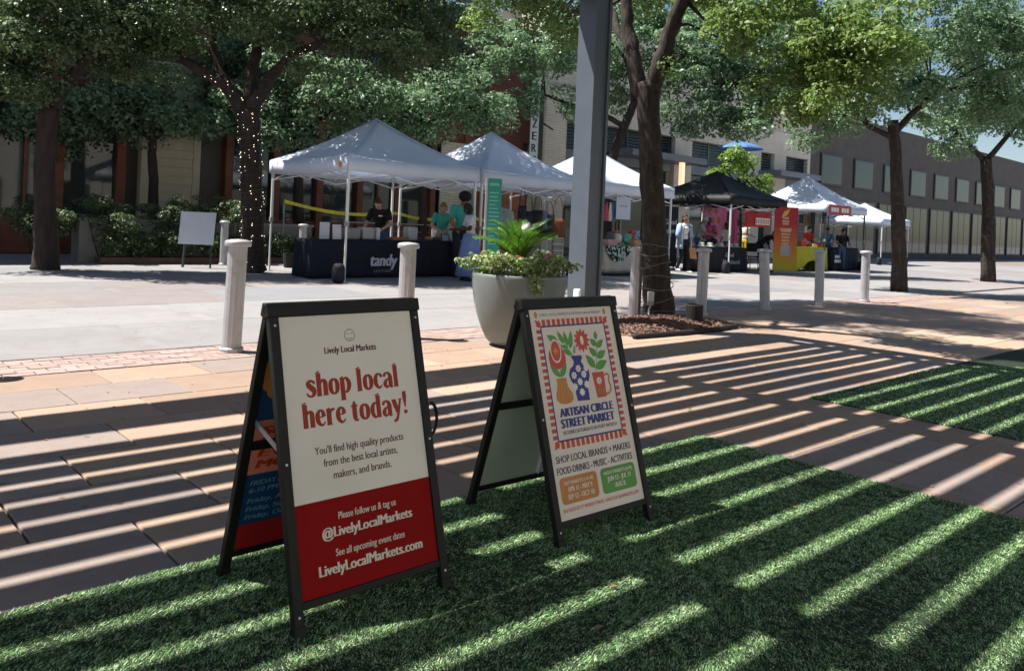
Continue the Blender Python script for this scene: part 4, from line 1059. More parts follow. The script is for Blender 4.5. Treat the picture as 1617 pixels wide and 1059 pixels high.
def wobble(pts, n, amp):
    """resample a path and roughen it"""
    pts = [Vector(p) for p in pts]; out = []
    for i in range(len(pts) - 1):
        a = pts[max(i - 1, 0)]; b = pts[i]; c = pts[i + 1]; d = pts[min(i + 2, len(pts) - 1)]
        for k in range(n):
            t = k / n
            out.append(0.5 * ((2 * b) + (c - a) * t + (2 * a - 5 * b + 4 * c - d) * t * t + (3 * b - a - 3 * c + d) * t ** 3) + Vector((random.uniform(-amp, amp), random.uniform(-amp, amp), 0)))
    return out + [pts[-1]]
def tree(name, label, base, trunk, limbs, lobes, lmat, bmat, size, cov=2.4, clump=0.2, twigs=40, group='street trees'):
    base = Vector(base)
    r_ = empty(name, base, label, 'tree', group)
    pts = wobble([p for p, _ in trunk], 5, 0.012)
    rad = list(np.interp(np.linspace(0, len(trunk) - 1, len(pts)), range(len(trunk)), [q for _, q in trunk]))
    m_ = MB(); m_.tube(pts, [q * random.uniform(0.96, 1.05) for q in rad], 14)
    tr = m_.build('trunk', bmat, r_, smooth=True)
    ends = []
    for lm in limbs:
        pts = wobble([p for p, _ in lm], 4, 0.03)
        rad = list(np.interp(np.linspace(0, len(lm) - 1, len(pts)), range(len(lm)), [q for _, q in lm]))
        m_ = MB(); m_.tube(pts, rad, 9); m_.build('limb', bmat, r_, smooth=True)
        ends += pts[len(pts) // 3:]
    if not ends: ends = [trunk[-1][0]]
    m_ = MB()
    for i in range(twigs):
        c, rx, ry, rz, cv = random.choice(lobes)
        d = Vector((random.gauss(0, 1), random.gauss(0, 1), random.gauss(0, 1))).normalized()
        e = Vector(c) + Vector((d.x * rx, d.y * ry, d.z * rz)) * random.uniform(0.4, 0.95)
        a = min(ends, key=lambda q: (q - e).length)
        if (a - e).length > 2.2 or (a - e).length > 1.2 and size < 0.07: continue
        mid = a.lerp(e, 0.5) + Vector((random.uniform(-.2, .2), random.uniform(-.2, .2), random.uniform(-.1, .25)))
        m_.tube([a, mid, e], [0.035, 0.02, 0.006], 5)
    if twigs: tag(m_.build('twigs', bmat, r_, smooth=True), kind='stuff')
    raw_mesh('crown', crown_leaves(lobes, size, cov, clump), 4, lmat, r_)
    return r_
def LB(x, y, d, rx, rz, ry=None, cv=1.0): return (at(x, y, d), rx, ry or rx * 0.8, rz, cv)
def G(x, y, d): 
    q = at(x, y, d); q.z = 0; return q

# left tree, wrapped with lights
b0 = G(398, 432, 17.0)
tree('live_oak', 'dark live oak with a light-wrapped trunk left of the first tent', b0,
     [(b0, 0.30), (at(399, 400, 17), 0.235), (at(397, 320, 17), 0.215), (at(395, 240, 17), 0.205), (at(392, 175, 17), 0.23)],
     [[(at(390, 180, 17), 0.18), (at(362, 140, 16.9), 0.15), (at(330, 118, 16.8), 0.12), (at(290, 95, 16.6), 0.09), (at(230, 40, 16.3), 0.05)],
      [(at(362, 138, 16.9), 0.10), (at(340, 95, 17), 0.085), (at(332, 40, 17.2), 0.07), (at(322, -30, 17.3), 0.05)],
      [(at(392, 175, 17), 0.16), (at(398, 120, 17.2), 0.13), (at(406, 75, 17.4), 0.11), (at(420, 10, 17.6), 0.07)],
      [(at(395, 180, 17), 0.17), (at(420, 135, 16.9), 0.13), (at(450, 95, 16.7), 0.10), (at(490, 75, 16.5), 0.08), (at(560, 55, 16.6), 0.05), (at(630, 60, 17), 0.03)]],
     [LB(500, 30, 17, 2.2, 1.0, 2.2), LB(590, 75, 17, 1.5, 0.75, 1.6, 1.2), LB(660, 75, 17.6, 1.0, 0.9, 1.4), LB(420, -20, 17, 1.8, 1.0, 2), LB(340, -5, 16.5, 1.2, 0.7, 1.5, 0.7),
      LB(560, -40, 17.5, 2.6, 1.5, 2.4), LB(680, -10, 18.5, 1.4, 1.3, 1.8), LB(250, 20, 16.3, 1.4, 1.0, 1.5), LB(470, 95, 16.4, 0.9, 0.4, 0.8, 0.8), LB(600, -90, 19, 2.4, 1.2, 2), LB(690, -60, 20.4, 1.7, 1.0, 1.6)],
     lf_oak, bark_d, 0.085, 2.1, 0.20, 60)
b0 = G(70, 445, 15.5)
tree('live_oak', 'dark live oak with an unlit trunk at the far left', b0,
     [(b0, 0.27), (at(72, 380, 15.5), 0.2), (at(70, 260, 15.5), 0.18), (at(78, 170, 15.5), 0.18)],
     [[(at(78, 175, 15.5), 0.14), (at(30, 110, 15.4), 0.10), (at(-30, 50, 15.2), 0.06)], [(at(78, 175, 15.5), 0.14), (at(130, 100, 15.6), 0.10), (at(190, 50, 15.8), 0.06)]],
     [LB(70, 50, 15.5, 1.8, 1.0), LB(170, 40, 15.8, 1.5, 0.9), LB(-20, 60, 15, 1.5, 1.0), LB(230, 90, 16.2, 1.1, 0.7), LB(100, -30, 15.5, 2.4, 1.0), LB(20, 130, 15, 0.9, 0.5)],
     lf_oak, bark_d, 0.09, 2.4, 0.20, 40)
# lighter trees against the buildings
def backtree(label, gx, d, topy, lobes, lm=lf_far, sz=0.115, cov=2.6, tw=24):
    b = G(gx, 400, d)
    tree('street_tree', label, b, [(b, 0.16), (at(gx + 2, 300, d), 0.12), (at(gx, topy + 40, d), 0.10), (at(gx + 4, topy, d), 0.08)],
         [[(at(gx, topy + 30, d), 0.07), (at(gx - 50, topy - 10, d), 0.04)], [(at(gx + 2, topy + 30, d), 0.07), (at(gx + 55, topy - 20, d + 0.4), 0.04)]], lobes, lm, bark_d, sz, cov, 0.25, tw)
backtree('sunlit green tree behind the left end of the first tent', 470, 22.2, 190,
         [LB(370, 165, 21.5, 1.0, 0.8), LB(440, 175, 22, 1.2, 0.9), LB(520, 170, 22.3, 1.2, 0.9), LB(400, 225, 21.2, 0.8, 0.4, None, 0.7), LB(450, 120, 22.5, 1.4, 0.8), LB(560, 130, 22.6, 1.1, 0.7), LB(335, 210, 21.3, 0.8, 0.5, None, 0.7), LB(480, 215, 22, 0.8, 0.4), LB(400, 90, 23, 1.2, 0.8), LB(340, 110, 23, 1.1, 0.8), LB(340, 160, 22.4, 0.9, 0.7), LB(560, 185, 22.8, 1.0, 0.6)])
backtree('sunlit green tree between the first and second tent peaks', 665, 23.4, 175,
         [LB(600, 160, 23, 1.3, 0.9), LB(670, 165, 23.3, 1.4, 1.0), LB(740, 180, 23.8, 1.2, 0.7), LB(640, 205, 23, 1.1, 0.5), LB(700, 120, 24, 1.3, 0.8, None, 0.8), LB(765, 150, 24.5, 0.9, 0.7, None, 0.8), LB(790, 205, 24, 0.5, 0.25, None, 0.8)])
backtree('sunlit tree filling the gap right of the far left oak', 240, 20.5, 190,
         [LB(170, 165, 20, 1.2, 0.9), LB(240, 170, 20.5, 1.2, 1.0), LB(300, 190, 20.8, 1.0, 0.7), LB(120, 210, 20, 1.0, 0.6), LB(200, 110, 21, 1.4, 0.8), LB(60, 190, 19.5, 1.0, 0.8)])
b0 = G(955, 412, 27)
tree('leaning_tree', 'tree with a dark leaning trunk seen between post and right trunk', b0,
     [(b0, 0.2), (at(960, 300, 27), 0.17), (at(968, 245, 27), 0.16), (at(988, 195, 27), 0.14), (at(1002, 160, 27), 0.12)],
     [[(at(985, 200, 27), 0.10), (at(940, 175, 26.8), 0.08), (at(900, 165, 26.6), 0.06), (at(860, 150, 26.5), 0.04)], [(at(1000, 165, 27), 0.10), (at(1040, 120, 26.6), 0.07), (at(1100, 100, 26.3), 0.05), (at(1160, 130, 26), 0.03)],
      [(at(1000, 165, 27), 0.08), (at(985, 90, 27), 0.05), (at(940, 50, 27), 0.03)]],
     [LB(800, 90, 26, 1.2, 1.0, None, 0.8), LB(860, 120, 26.4, 1.3, 1.0, None, 0.9), LB(890, 60, 26, 1.4, 1.0), LB(820, 165, 26.2, 0.8, 0.5, None, 0.9), LB(890, 180, 26.5, 0.7, 0.4, None, 0.8), LB(985, 60, 27, 1.2, 1.0), LB(1080, 70, 26.2, 1.3, 1.0), LB(1090, 130, 26, 1.2, 0.7), LB(1140, 165, 25.8, 1.3, 0.7, None, 1.1), LB(1190, 190, 25.6, 0.9, 0.45, None, 0.8),
      LB(1080, 195, 26, 0.9, 0.4, None, 0.8), LB(1160, 90, 26, 1.3, 1.0), LB(770, 40, 27, 1.3, 0.8, None, 0.7), LB(1040, 120, 27.5, 1.2, 1.0), LB(960, 110, 27.5, 1.1, 0.9), LB(1130, 40, 27, 1.6, 1.2), LB(1200, 120, 27, 1.3, 1.0), LB(1240, 40, 27, 1.5, 1.2), LB(1210, 175, 26.5, 0.8, 0.5), LB(1020, 20, 28, 1.5, 1.0), LB(760, 110, 28, 1.0, 0.8, None, 0.7), LB(1065, 180, 26, 0.9, 0.5), LB(1110, 205, 25.8, 0.8, 0.35), LB(1170, 205, 25.6, 1.0, 0.4), LB(1235, 165, 26, 1.0, 0.8), LB(975, 160, 27.5, 0.8, 0.6), LB(1120, 100, 26.8, 1.4, 1.0), LB(1190, 60, 26.5, 1.4, 1.0), LB(1060, 60, 27.5, 1.3, 1.0), LB(1280, 110, 27, 1.2, 1.0), LB(1205, 150, 31, 1.5, 0.8, 1.6, 0.8), LB(1180, 120, 30.5, 1.2, 0.7, 1.4, 0.8)],
     lf_far, bark_d, 0.12, 2.5, 0.22, 50)
# right foreground tree in the mulch bed
b0 = G(1040, 510, 11.27)
TRd = 11.27
tree('cedar_elm', 'brown barked tree with forked trunk in the mulch bed', b0,
     [(b0 - Z3 * 0.05, 0.30), (at(1040, 492, TRd), 0.225), (at(1036, 440, TRd), 0.19), (at(1033, 380, TRd), 0.175), (at(1029, 290, TRd), 0.165), (at(1025, 200, TRd), 0.158), (at(1021, 132, TRd), 0.155)],
     [[(at(1015, 150, TRd), 0.12), (at(1000, 95, 11.4), 0.11), (at(992, 40, 11.5), 0.09), (at(983, -20, 11.6), 0.08), (at(960, -120, 12), 0.06)],
      [(at(1027, 150, TRd), 0.13), (at(1042, 95, 11.1), 0.115), (at(1062, 40, 11.0), 0.105), (at(1085, -20, 10.8), 0.09), (at(1130, -130, 10.5), 0.06)],
      [(at(1003, 100, 11.4), 0.07), (at(980, 55, 11.7), 0.055), (at(962, 10, 12), 0.045), (at(930, -60, 12.5), 0.03)]],
     [LB(835, 8, 12.6, 0.85, 0.45, 0.8, 0.8), LB(760, 20, 13, 0.35, 0.35, 0.5, 0.7), LB(890, 40, 12.4, 0.35, 0.3, 0.4, 0.8), LB(1210, 15, 10, 0.65, 0.5, 0.7), LB(1290, 60, 9.6, 0.55, 0.55, 0.7), LB(1240, 110, 9.9, 0.4, 0.4, 0.5, 0.8), LB(1310, 140, 9.4, 0.4, 0.35, 0.5, 0.8), LB(1175, 55, 10.3, 0.4, 0.35, 0.5), LB(1275, 165, 9.9, 0.4, 0.3, 0.5), LB(1345, 120, 9.6, 0.5, 0.5, 0.6),
      LB(1120, -10, 11, 0.7, 0.35, 0.6, 0.7), LB(1020, -10, 12, 0.6, 0.3, 0.6, 0.5), LB(1370, 60, 9.4, 0.6, 0.7, 0.7), LB(1050, 108, 11.1, 0.14, 0.12, 0.14, 0.7),
      ((0.6, 14.6, 6.6), 2.3, 1.6, 1.0, 1.2), ((2.6, 13.2, 6.9), 2.2, 1.6, 1.1, 1.1), ((-0.4, 13.2, 6.2), 1.2, 1.2, 0.7, 1.3), ((-1.1, 12.0, 6.3), 1.3, 1.2, 0.7, 1.3), ((2.6, 15.3, 6.6), 1.7, 1.3, 0.8, 1.4), ((0.9, 13.3, 6.1), 1.6, 1.2, 0.6, 1.4), ((3.9, 14.6, 6.4), 1.4, 1.2, 0.7, 1.3), ((4.2, 12.0, 6.2), 1.7, 1.4, 1.0, 0.8), ((1.2, 12.6, 6.4), 1.4, 1.2, 0.7, 0.7)],
     lf_lime, bark, 0.062, 2.7, 0.13, 70)
b0 = G(1420, 450, 20)
tree('street_tree', 'pale green sunlit tree over the right end of the street', b0,
     [(b0, 0.2), (at(1418, 350, 20), 0.16), (at(1415, 260, 20), 0.14), (at(1410, 190, 20), 0.12)],
     [[(at(1412, 220, 20), 0.08), (at(1350, 190, 20), 0.05), (at(1300, 180, 19.8), 0.03)], [(at(1412, 210, 20), 0.09), (at(1470, 150, 20), 0.06)]],
     [LB(1295, 200, 20, 0.9, 0.6, None, 0.9), LB(1350, 170, 20, 1.1, 0.9), LB(1300, 120, 20.4, 1.0, 0.8), LB(1430, 130, 20, 1.5, 1.2), LB(1520, 170, 20.5, 1.4, 1.0), LB(1600, 120, 20, 1.5, 1.2), LB(1400, 40, 20, 1.6, 1.0), LB(1500, 40, 20, 1.8, 1.2), LB(1240, 60, 21, 1.3, 1.0), LB(1340, 60, 20.5, 1.2, 1.0), LB(1590, 40, 20, 1.5, 1.0)],
     lf_far, bark, 0.10, 2.4, 0.22, 40)
b0 = G(1168, 405, 29.5)
tree('young_tree', 'small bright green tree just behind the black tent', b0, [(b0, 0.09), (at(1168, 330, 29.5), 0.07), (at(1166, 280, 29.5), 0.05)], [[(at(1166, 300, 29.5), 0.04), (at(1145, 265, 29.5), 0.02)], [(at(1166, 300, 29.5), 0.04), (at(1190, 270, 29.5), 0.02)]],
     [LB(1165, 262, 29.5, 0.65, 0.6), LB(1190, 285, 29.5, 0.6, 0.55), LB(1140, 270, 29.5, 0.45, 0.35, None, 0.8), LB(1200, 310, 29.5, 0.5, 0.4), LB(1168, 242, 29.5, 0.3, 0.3)], lf_bright, bark, 0.10, 2.2, 0.18, 16)
b0 = G(1560, 430, 27)
tree('street_tree', 'broad sunlit tree at the far right before the slate building', b0, [(b0, 0.24), (at(1560, 330, 27), 0.19), (at(1556, 250, 27), 0.17)], [[(at(1556, 255, 27), 0.1), (at(1500, 200, 27), 0.06)], [(at(1556, 255, 27), 0.1), (at(1610, 190, 27), 0.06)]],
     [LB(1500, 190, 27, 1.5, 1.1), LB(1570, 160, 27, 1.8, 1.3), LB(1640, 190, 27, 1.6, 1.2), LB(1540, 90, 27, 2.0, 1.2), LB(1460, 140, 28, 1.4, 1.0), LB(1620, 100, 28, 2.0, 1.3), LB(1520, 235, 26.6, 1.0, 0.5)], lf_far, bark, 0.12, 1.8, 0.27, 24)
# crowns over the roofs further away
for i, (x, y, d) in enumerate(((600, 20, 34), (740, 30, 36), (1000, 0, 38), (420, 60, 32), (200, 30, 30))):
    b = G(x, 400, d)
    tree('tall_tree', ['tall tree rising behind the first tent peak', 'tall hazy tree between the oak and the lime canopy', 'tall tree behind the post and fork', 'tall tree behind the lit oak', 'tall tree at the upper left'][i], b, [(b, 0.3), (at(x, 150, d), 0.2)], [],
         [LB(x - 60, y, d, 2.6, 1.8, None, 0.6), LB(x + 60, y + 20, d, 2.6, 1.8, None, 0.6), LB(x, y - 60, d, 3, 1.8, None, 0.7), LB(x + 10, y + 70, d, 1.8, 1.0, None, 0.6)], lf_far, bark_d, 0.2, 1.5, 0.35, 10, 'tall trees behind the roofs')

# fairy lights on the left oak
bulb = mat('fairy_bulb', (0.9, 0.8, 0.65), 0.4, emit=(1.0, 0.82, 0.58), estr=1.2)
def wrap(path, r0, r1, turns, z_lab, n, name, label, bulbs=True, wire=mat('wire_green', (0.03, 0.05, 0.04), 0.6)):
    r_ = empty(name, path[0], label, 'string lights')
    m_ = MB(); bl_ = MB(); pts = []
    P_ = wobble(path, 12, 0)
    tot = len(P_) - 1; N_ = turns * 14
    for i in range(N_ + 1):
        t = i / N_; x = t * tot; k = min(int(x), tot - 1); c = P_[k].lerp(P_[k + 1], x - k); rr = r0 + (r1 - r0) * t; a = t * turns * 2 * math.pi
        pts.append(c + Vector((math.cos(a) * rr, math.sin(a) * rr, 0.03 * math.sin(a * 1.7))))
    m_.tube(pts, 0.006, 4, False); m_.build('wire', wire, r_)
    if bulbs:
        for i in range(n):
            p = random.choice(pts) + Vector((random.uniform(-.015, .015), random.uniform(-.015, .015), random.uniform(-.08, .08)))
            bl_.ball(p, 0.008 * random.uniform(0.7, 1.4), n=5, m=3)
        tag(bl_.build('bulb', bulb, r_), kind='stuff')
wrap([at(400, 425, 17), at(397, 320, 17), at(395, 240, 17), at(391, 180, 17)], 0.265, 0.225, 22, 0, 170, 'string_lights', 'tiny warm lights wound around the left oak trunk')
wrap([at(395, 180, 17), at(420, 135, 16.9), at(450, 95, 16.7), at(490, 75, 16.5)], 0.18, 0.09, 10, 0, 45, 'string_lights', 'tiny warm lights along the right limb of the left oak')
wrap([at(390, 180, 17), at(362, 140, 16.9), at(330, 118, 16.8)], 0.19, 0.13, 7, 0, 40, 'string_lights', 'tiny warm lights along the left limb of the left oak')
wrap([at(1040, 500, TRd), at(1036, 440, TRd), at(1033, 385, TRd)], 0.25, 0.20, 7, 0, 0, 'string_lights', 'unlit wire loops around the brown trunk in the mulch bed', False, mat('wire_grey', (0.10, 0.13, 0.12), 0.6))

# mulch bed, edging, spot light, power box
mulch = mat('mulch', (0.13, 0.075, 0.055), 0.95, 0.35, 30, 0.6, 60, island=0.5)
BC = W(8.75, -6.52)
bd_ = empty('mulch_bed', BC, 'brown mulch bed with dark edging round the right tree', 'mulch bed')
m_ = MB(); m_.grid(lambda i, j: BC + S3 * ((i - .5) * 2.5) + P3 * ((j - .5) * 1.25) + Z3 * (-0.02 + 0.15 * max(0, math.sin(math.pi * i)) ** .6 * max(0, math.sin(math.pi * j)) ** .6 + random.uniform(-.012, .012)), 30, 14); m_.build('soil', mulch, bd_)
ch = MB()
for i in range(1900):
    i0, j0 = random.random(), random.random(); z = -0.015 + 0.15 * math.sin(math.pi * i0) ** .6 * math.sin(math.pi * j0) ** .6
    c = BC + S3 * ((i0 - .5) * 2.5) + P3 * ((j0 - .5) * 1.25) + Z3 * (z + 0.008); a = random.uniform(0, 6.3); l = random.uniform(0.02, 0.06); w_ = random.uniform(0.008, 0.02)
    ax = Vector((math.cos(a), math.sin(a), random.uniform(-.4, .4))); ay = Vector((-math.sin(a), math.cos(a), random.uniform(-.3, .3)))
    ch.obox(c, ax * l, ay * w_, Vector((0, 0, 0.006)))
tag(ch.build('chips', mat('mulch_chip', (0.19, 0.115, 0.085), 0.95, 0.3, 20, island=0.6), bd_), kind='stuff')
edg = mat('edging_black', (0.015, 0.014, 0.013), 0.8)
m_ = MB(); m_.tube(wobble([BC + S3 * x + P3 * y + Z3 * 0.03 for x, y in ((-1.3, 0.58), (-0.5, 0.64), (0.3, 0.63), (0.9, 0.55))], 6, 0.008), 0.035, 8); m_.build('edging', edg, bd_, smooth=True)
u0 = G(1095, 516, 10.75)
ul = empty('spotlight', u0, 'black can spotlight standing in the mulch beside the trunk', 'spotlight')
m_ = MB(); m_.lathe([(0.10, 0.02), (0.112, 0.03), (0.115, 0.25), (0.108, 0.262), (0.10, 0.262), (0.098, 0.2), (0.0, 0.2)], u0 + Z3 * 0.05, 18); m_.build('can', edg, ul, smooth=False)
m_ = MB(); m_.tube([u0 - Z3 * 0.03, u0 + Z3 * 0.07], 0.03, 8); m_.build('stake', edg, ul)
px_ = at(1027, 468, 11.02)
pb = empty('power_box', px_ - Z3 * 0.2, 'pale grey outlet box strapped to the brown trunk', 'power box')
boxg = mat('box_grey', (0.50, 0.52, 0.52), 0.5, 0.06)
m_ = MB(); m_.box(px_, (0.085, 0.07, 0.13)); m_.build('lid', boxg, pb, bevel=0.006)
m_ = MB(); m_.box(px_ - Z3 * 0.09, (0.08, 0.065, 0.05)); m_.build('socket', mat('box_dark', (0.30, 0.29, 0.27), 0.6), pb)
m_ = MB(); m_.tube(wobble([px_ - Z3 * 0.1, at(1024, 495, 10.98), at(1030, 508, 10.8), at(1052, 520, 10.3)], 5, 0.004), 0.013, 6); m_.build('conduit', mat('conduit', (0.42, 0.44, 0.40), 0.5), pb, smooth=True)
pj = at(911, 464, 10.18)
m_ = MB(); m_.obox(pj, P3 * 0.11, S3 * 0.05, Z3 * 0.13); pjo = m_.build('outlet_cover', mat('cover_white', (0.75, 0.75, 0.72), 0.4), pg, bevel=0.02)

# ================================================================ PLANTER
glaze = mat('planter_glaze', (0.16, 0.185, 0.18), 0.42, 0.10, 2.5, 0.06, 14, spec=0.5, stain=((0.12, 0.12, 0.11), 1.8, 0.35))
PC = Vector((0.104, 8.56, 0))
pt = empty('round_planter', PC, 'big round grey glazed planter behind the illustrated board', 'planter')
m_ = MB(); m_.lathe([(0.29, 0.03), (0.33, 0.07), (0.385, 0.18), (0.435, 0.32), (0.472, 0.46), (0.494, 0.6), (0.505, 0.72), (0.506, 0.75), (0.500, 0.758), (0.478, 0.757), (0.472, 0.74), (0.46, 0.6), (0.43, 0.56)], PC, 48); m_.build('bowl', glaze, pt, smooth=True)
m_ = MB(); m_.lathe([(0.26, 0.0), (0.262, 0.032)], PC, 32); m_.build('foot', mat('planter_foot', (0.03, 0.03, 0.03), 0.7), pt)
m_ = MB(); m_.lathe([(0.0, 0.715), (0.465, 0.70)], PC, 24); m_.build('soil', mulch, pt)
# sago palm
palm_m = leaf_mat('palm_leaf', (0.04, 0.11, 0.018), (0.085, 0.19, 0.028), (0.16, 0.30, 0.055), 0.3, 0.35)
PB = PC + Vector((-0.02, 0.0, 0.76))
sg = empty('sago_palm', PB - Z3 * 0.05, 'arching green sago palm in the round planter', 'palm')
m_ = MB(); m_.lathe([(0.07, -0.05), (0.075, 0.05), (0.05, 0.11), (0.0, 0.13)], PB, 10); m_.build('trunk', bark, sg)
for i in range(26):
    a = 2 * math.pi * i / 26 + random.uniform(-.1, .1); up = random.uniform(1.0, 1.8) if i % 2 else random.uniform(1.8, 4.5)
    L_ = random.uniform(0.50, 0.64); d = Vector((math.cos(a), math.sin(a), 0)); m_ = MB(); pv = None
    n = 30; path = []
    for k in range(n + 1):
        t = k / n; ang = math.atan(up) - t * t * 1.0
        path.append((path[-1] + (d * math.cos(ang) + Z3 * math.sin(ang)) * L_ / n) if path else PB + Z3 * 0.08)
    sd = d.cross(Z3)
    for k in range(2, n + 1):
        p0 = path[k]; tg = (path[k] - path[k - 1]).normalized(); w_ = 0.125 * math.sin(math.pi * min(1, (k / n) * 0.80 + 0.14)) + 0.01
        nu = sd.cross(tg)
        for sg_ in (-1, 1):
            tip = p0 + sd * sg_ * w_ * 0.85 + tg * w_ * 0.75 + nu * 0.028
            b_ = tg * 0.0085
            m_.add([p0 - b_, p0 + b_, tip], [(0, 1, 2)])
    m_.tube(path, [0.007] * 14 + [0.004] * (n - 13), 4, False)
    m_.build('frond', palm_m, sg)
# bedding
ivy = leaf_mat('ivy_leaf', (0.10, 0.17, 0.05), (0.24, 0.32, 0.12), (0.50, 0.54, 0.32), 0.3, 0.45)
flower = leaf_mat('flower_pink', (0.55, 0.12, 0.25), (0.62, 0.22, 0.34), (0.70, 0.38, 0.42), 0.25, 0.5)
lobes = []
for i in range(26):
    a = 2 * math.pi * i / 26; rr = random.uniform(0.30, 0.46)
    lobes.append((PC + Vector((rr * math.cos(a), rr * math.sin(a), 0.83 + random.uniform(-.02, .08))), 0.12, 0.12, 0.085, 0.8))
for dx, dz in ((-0.56, 0.80), (-0.62, 0.86), (0.56, 0.85), (0.48, 0.84), (-0.5, 0.9)): lobes.append((PC + Vector((dx, -0.08, dz)), 0.075, 0.06, 0.05, 0.9))
for k in range(4): lobes.append((PC + Vector((0.15 + 0.01 * k, -0.515, 0.75 - 0.045 * k)), 0.035, 0.03, 0.03, 0.9))
bp2 = empty('bedding_plants', PC + Z3 * 0.72, 'variegated ivy and pink flowers around the planter rim', 'plant')
raw_mesh('foliage', crown_leaves(lobes, 0.052, 3.0, 0.032, 30), 4, ivy, bp2)
for i in range(9):
    a = R(190 + i * 20 + random.uniform(-6, 6)); rr = random.uniform(0.25, 0.43); c = PC + Vector((rr * math.cos(a), rr * math.sin(a), random.uniform(0.90, 0.97)))
    raw_mesh('flower', crown_leaves([(c, 0.035, 0.035, 0.025, 1.0)], 0.03, 3, 0.014, 20), 4, flower, bp2)

# hedge shrubs and bits at the left
def shrub(label, c, rx, rz, lm, sz=0.06):
    r_ = empty('shrub', (c.x, c.y, 0), label, 'shrub', 'shrubs by the left building')
    m_ = MB()
    for k in range(7):
        a = 2 * math.pi * k / 7; m_.tube([Vector((c.x, c.y, 0)), c + Vector((math.cos(a) * rx * 0.6, math.sin(a) * rx * 0.5, rz * 0.3))], [0.015, 0.006], 5)
    m_.build('stems', bark_d, r_)
    raw_mesh('foliage', crown_leaves([(c, rx, rx * 0.7, rz, 1.0)], sz, 2.6, 0.1, 36), 4, lm, r_)
for i, (x, y, d, rx, rz) in enumerate(((335, 335, 19.8, 0.6, 0.5), (375, 340, 19.6, 0.5, 0.45), (260, 340, 19, 0.8, 0.5), (160, 345, 18, 0.9, 0.5), (60, 350, 17, 0.8, 0.5))):
    shrub(['dark shrub under the cream siding pier', 'dark shrub right of the siding pier beside the oak', 'dark shrub left of the white easel board', 'dark shrub between the far left oak and the easel', 'dark shrub at the far left building'][i], at(x, y, d), rx, rz, lf_oak)
hd = MB()
hc = [W(5.5, -19.0), W(11.2, -19.0)]
hg = empty('hedge', W(8.3, -19.05), 'low dark clipped hedge in front of the grey wall', 'hedge')
raw_mesh('foliage', crown_leaves([(W(5.6 + 0.55 * i, -19.05, 0.42), 0.4, 0.3, 0.34, 1.2) for i in range(11)], 0.06, 3.2, 0.09, 36), 4, lf_oak, hg)
m_ = MB(); m_.gbox(5.3, 11.4, -19.28, -18.85, 0.0, 0.14); m_.build('bed', mulch, hg)
ez = at(322, 360, 17.6)
eb = empty('easel_board', (ez.x - 0.15, ez.y, 0), 'white display board on a dark easel at the left edge', 'display board')
m_ = MB(); m_.obox(Vector((ez.x - 0.15, ez.y, 0.86)), Vector((0.72, 0.1, 0)), Vector((-0.004, 0.03, 0)), Vector((0.02, 0.06, 0.70))); m_.build('board', mat('board_white', (0.62, 0.66, 0.74), 0.5, 0.04), eb)
m_ = MB()
for q in (-0.3, 0.3): m_.bar(Vector((ez.x - 0.15 + q, ez.y + 0.04, 0)), Vector((ez.x - 0.15 + q * 0.9, ez.y + 0.12, 1.25)), 0.04)
m_.build('easel_leg', darkmet, eb)
pc_ = G(457, 420, 19.0)
m_ = MB(); m_.lathe([(0.11, 0.0), (0.14, 0.02), (0.16, 0.30), (0.165, 0.34), (0.145, 0.34), (0.14, 0.28), (0, 0.28)], pc_, 16); tag(m_.build('plant_pot', edg), 'small black empty pot left of the shaded bollard', 'pot')
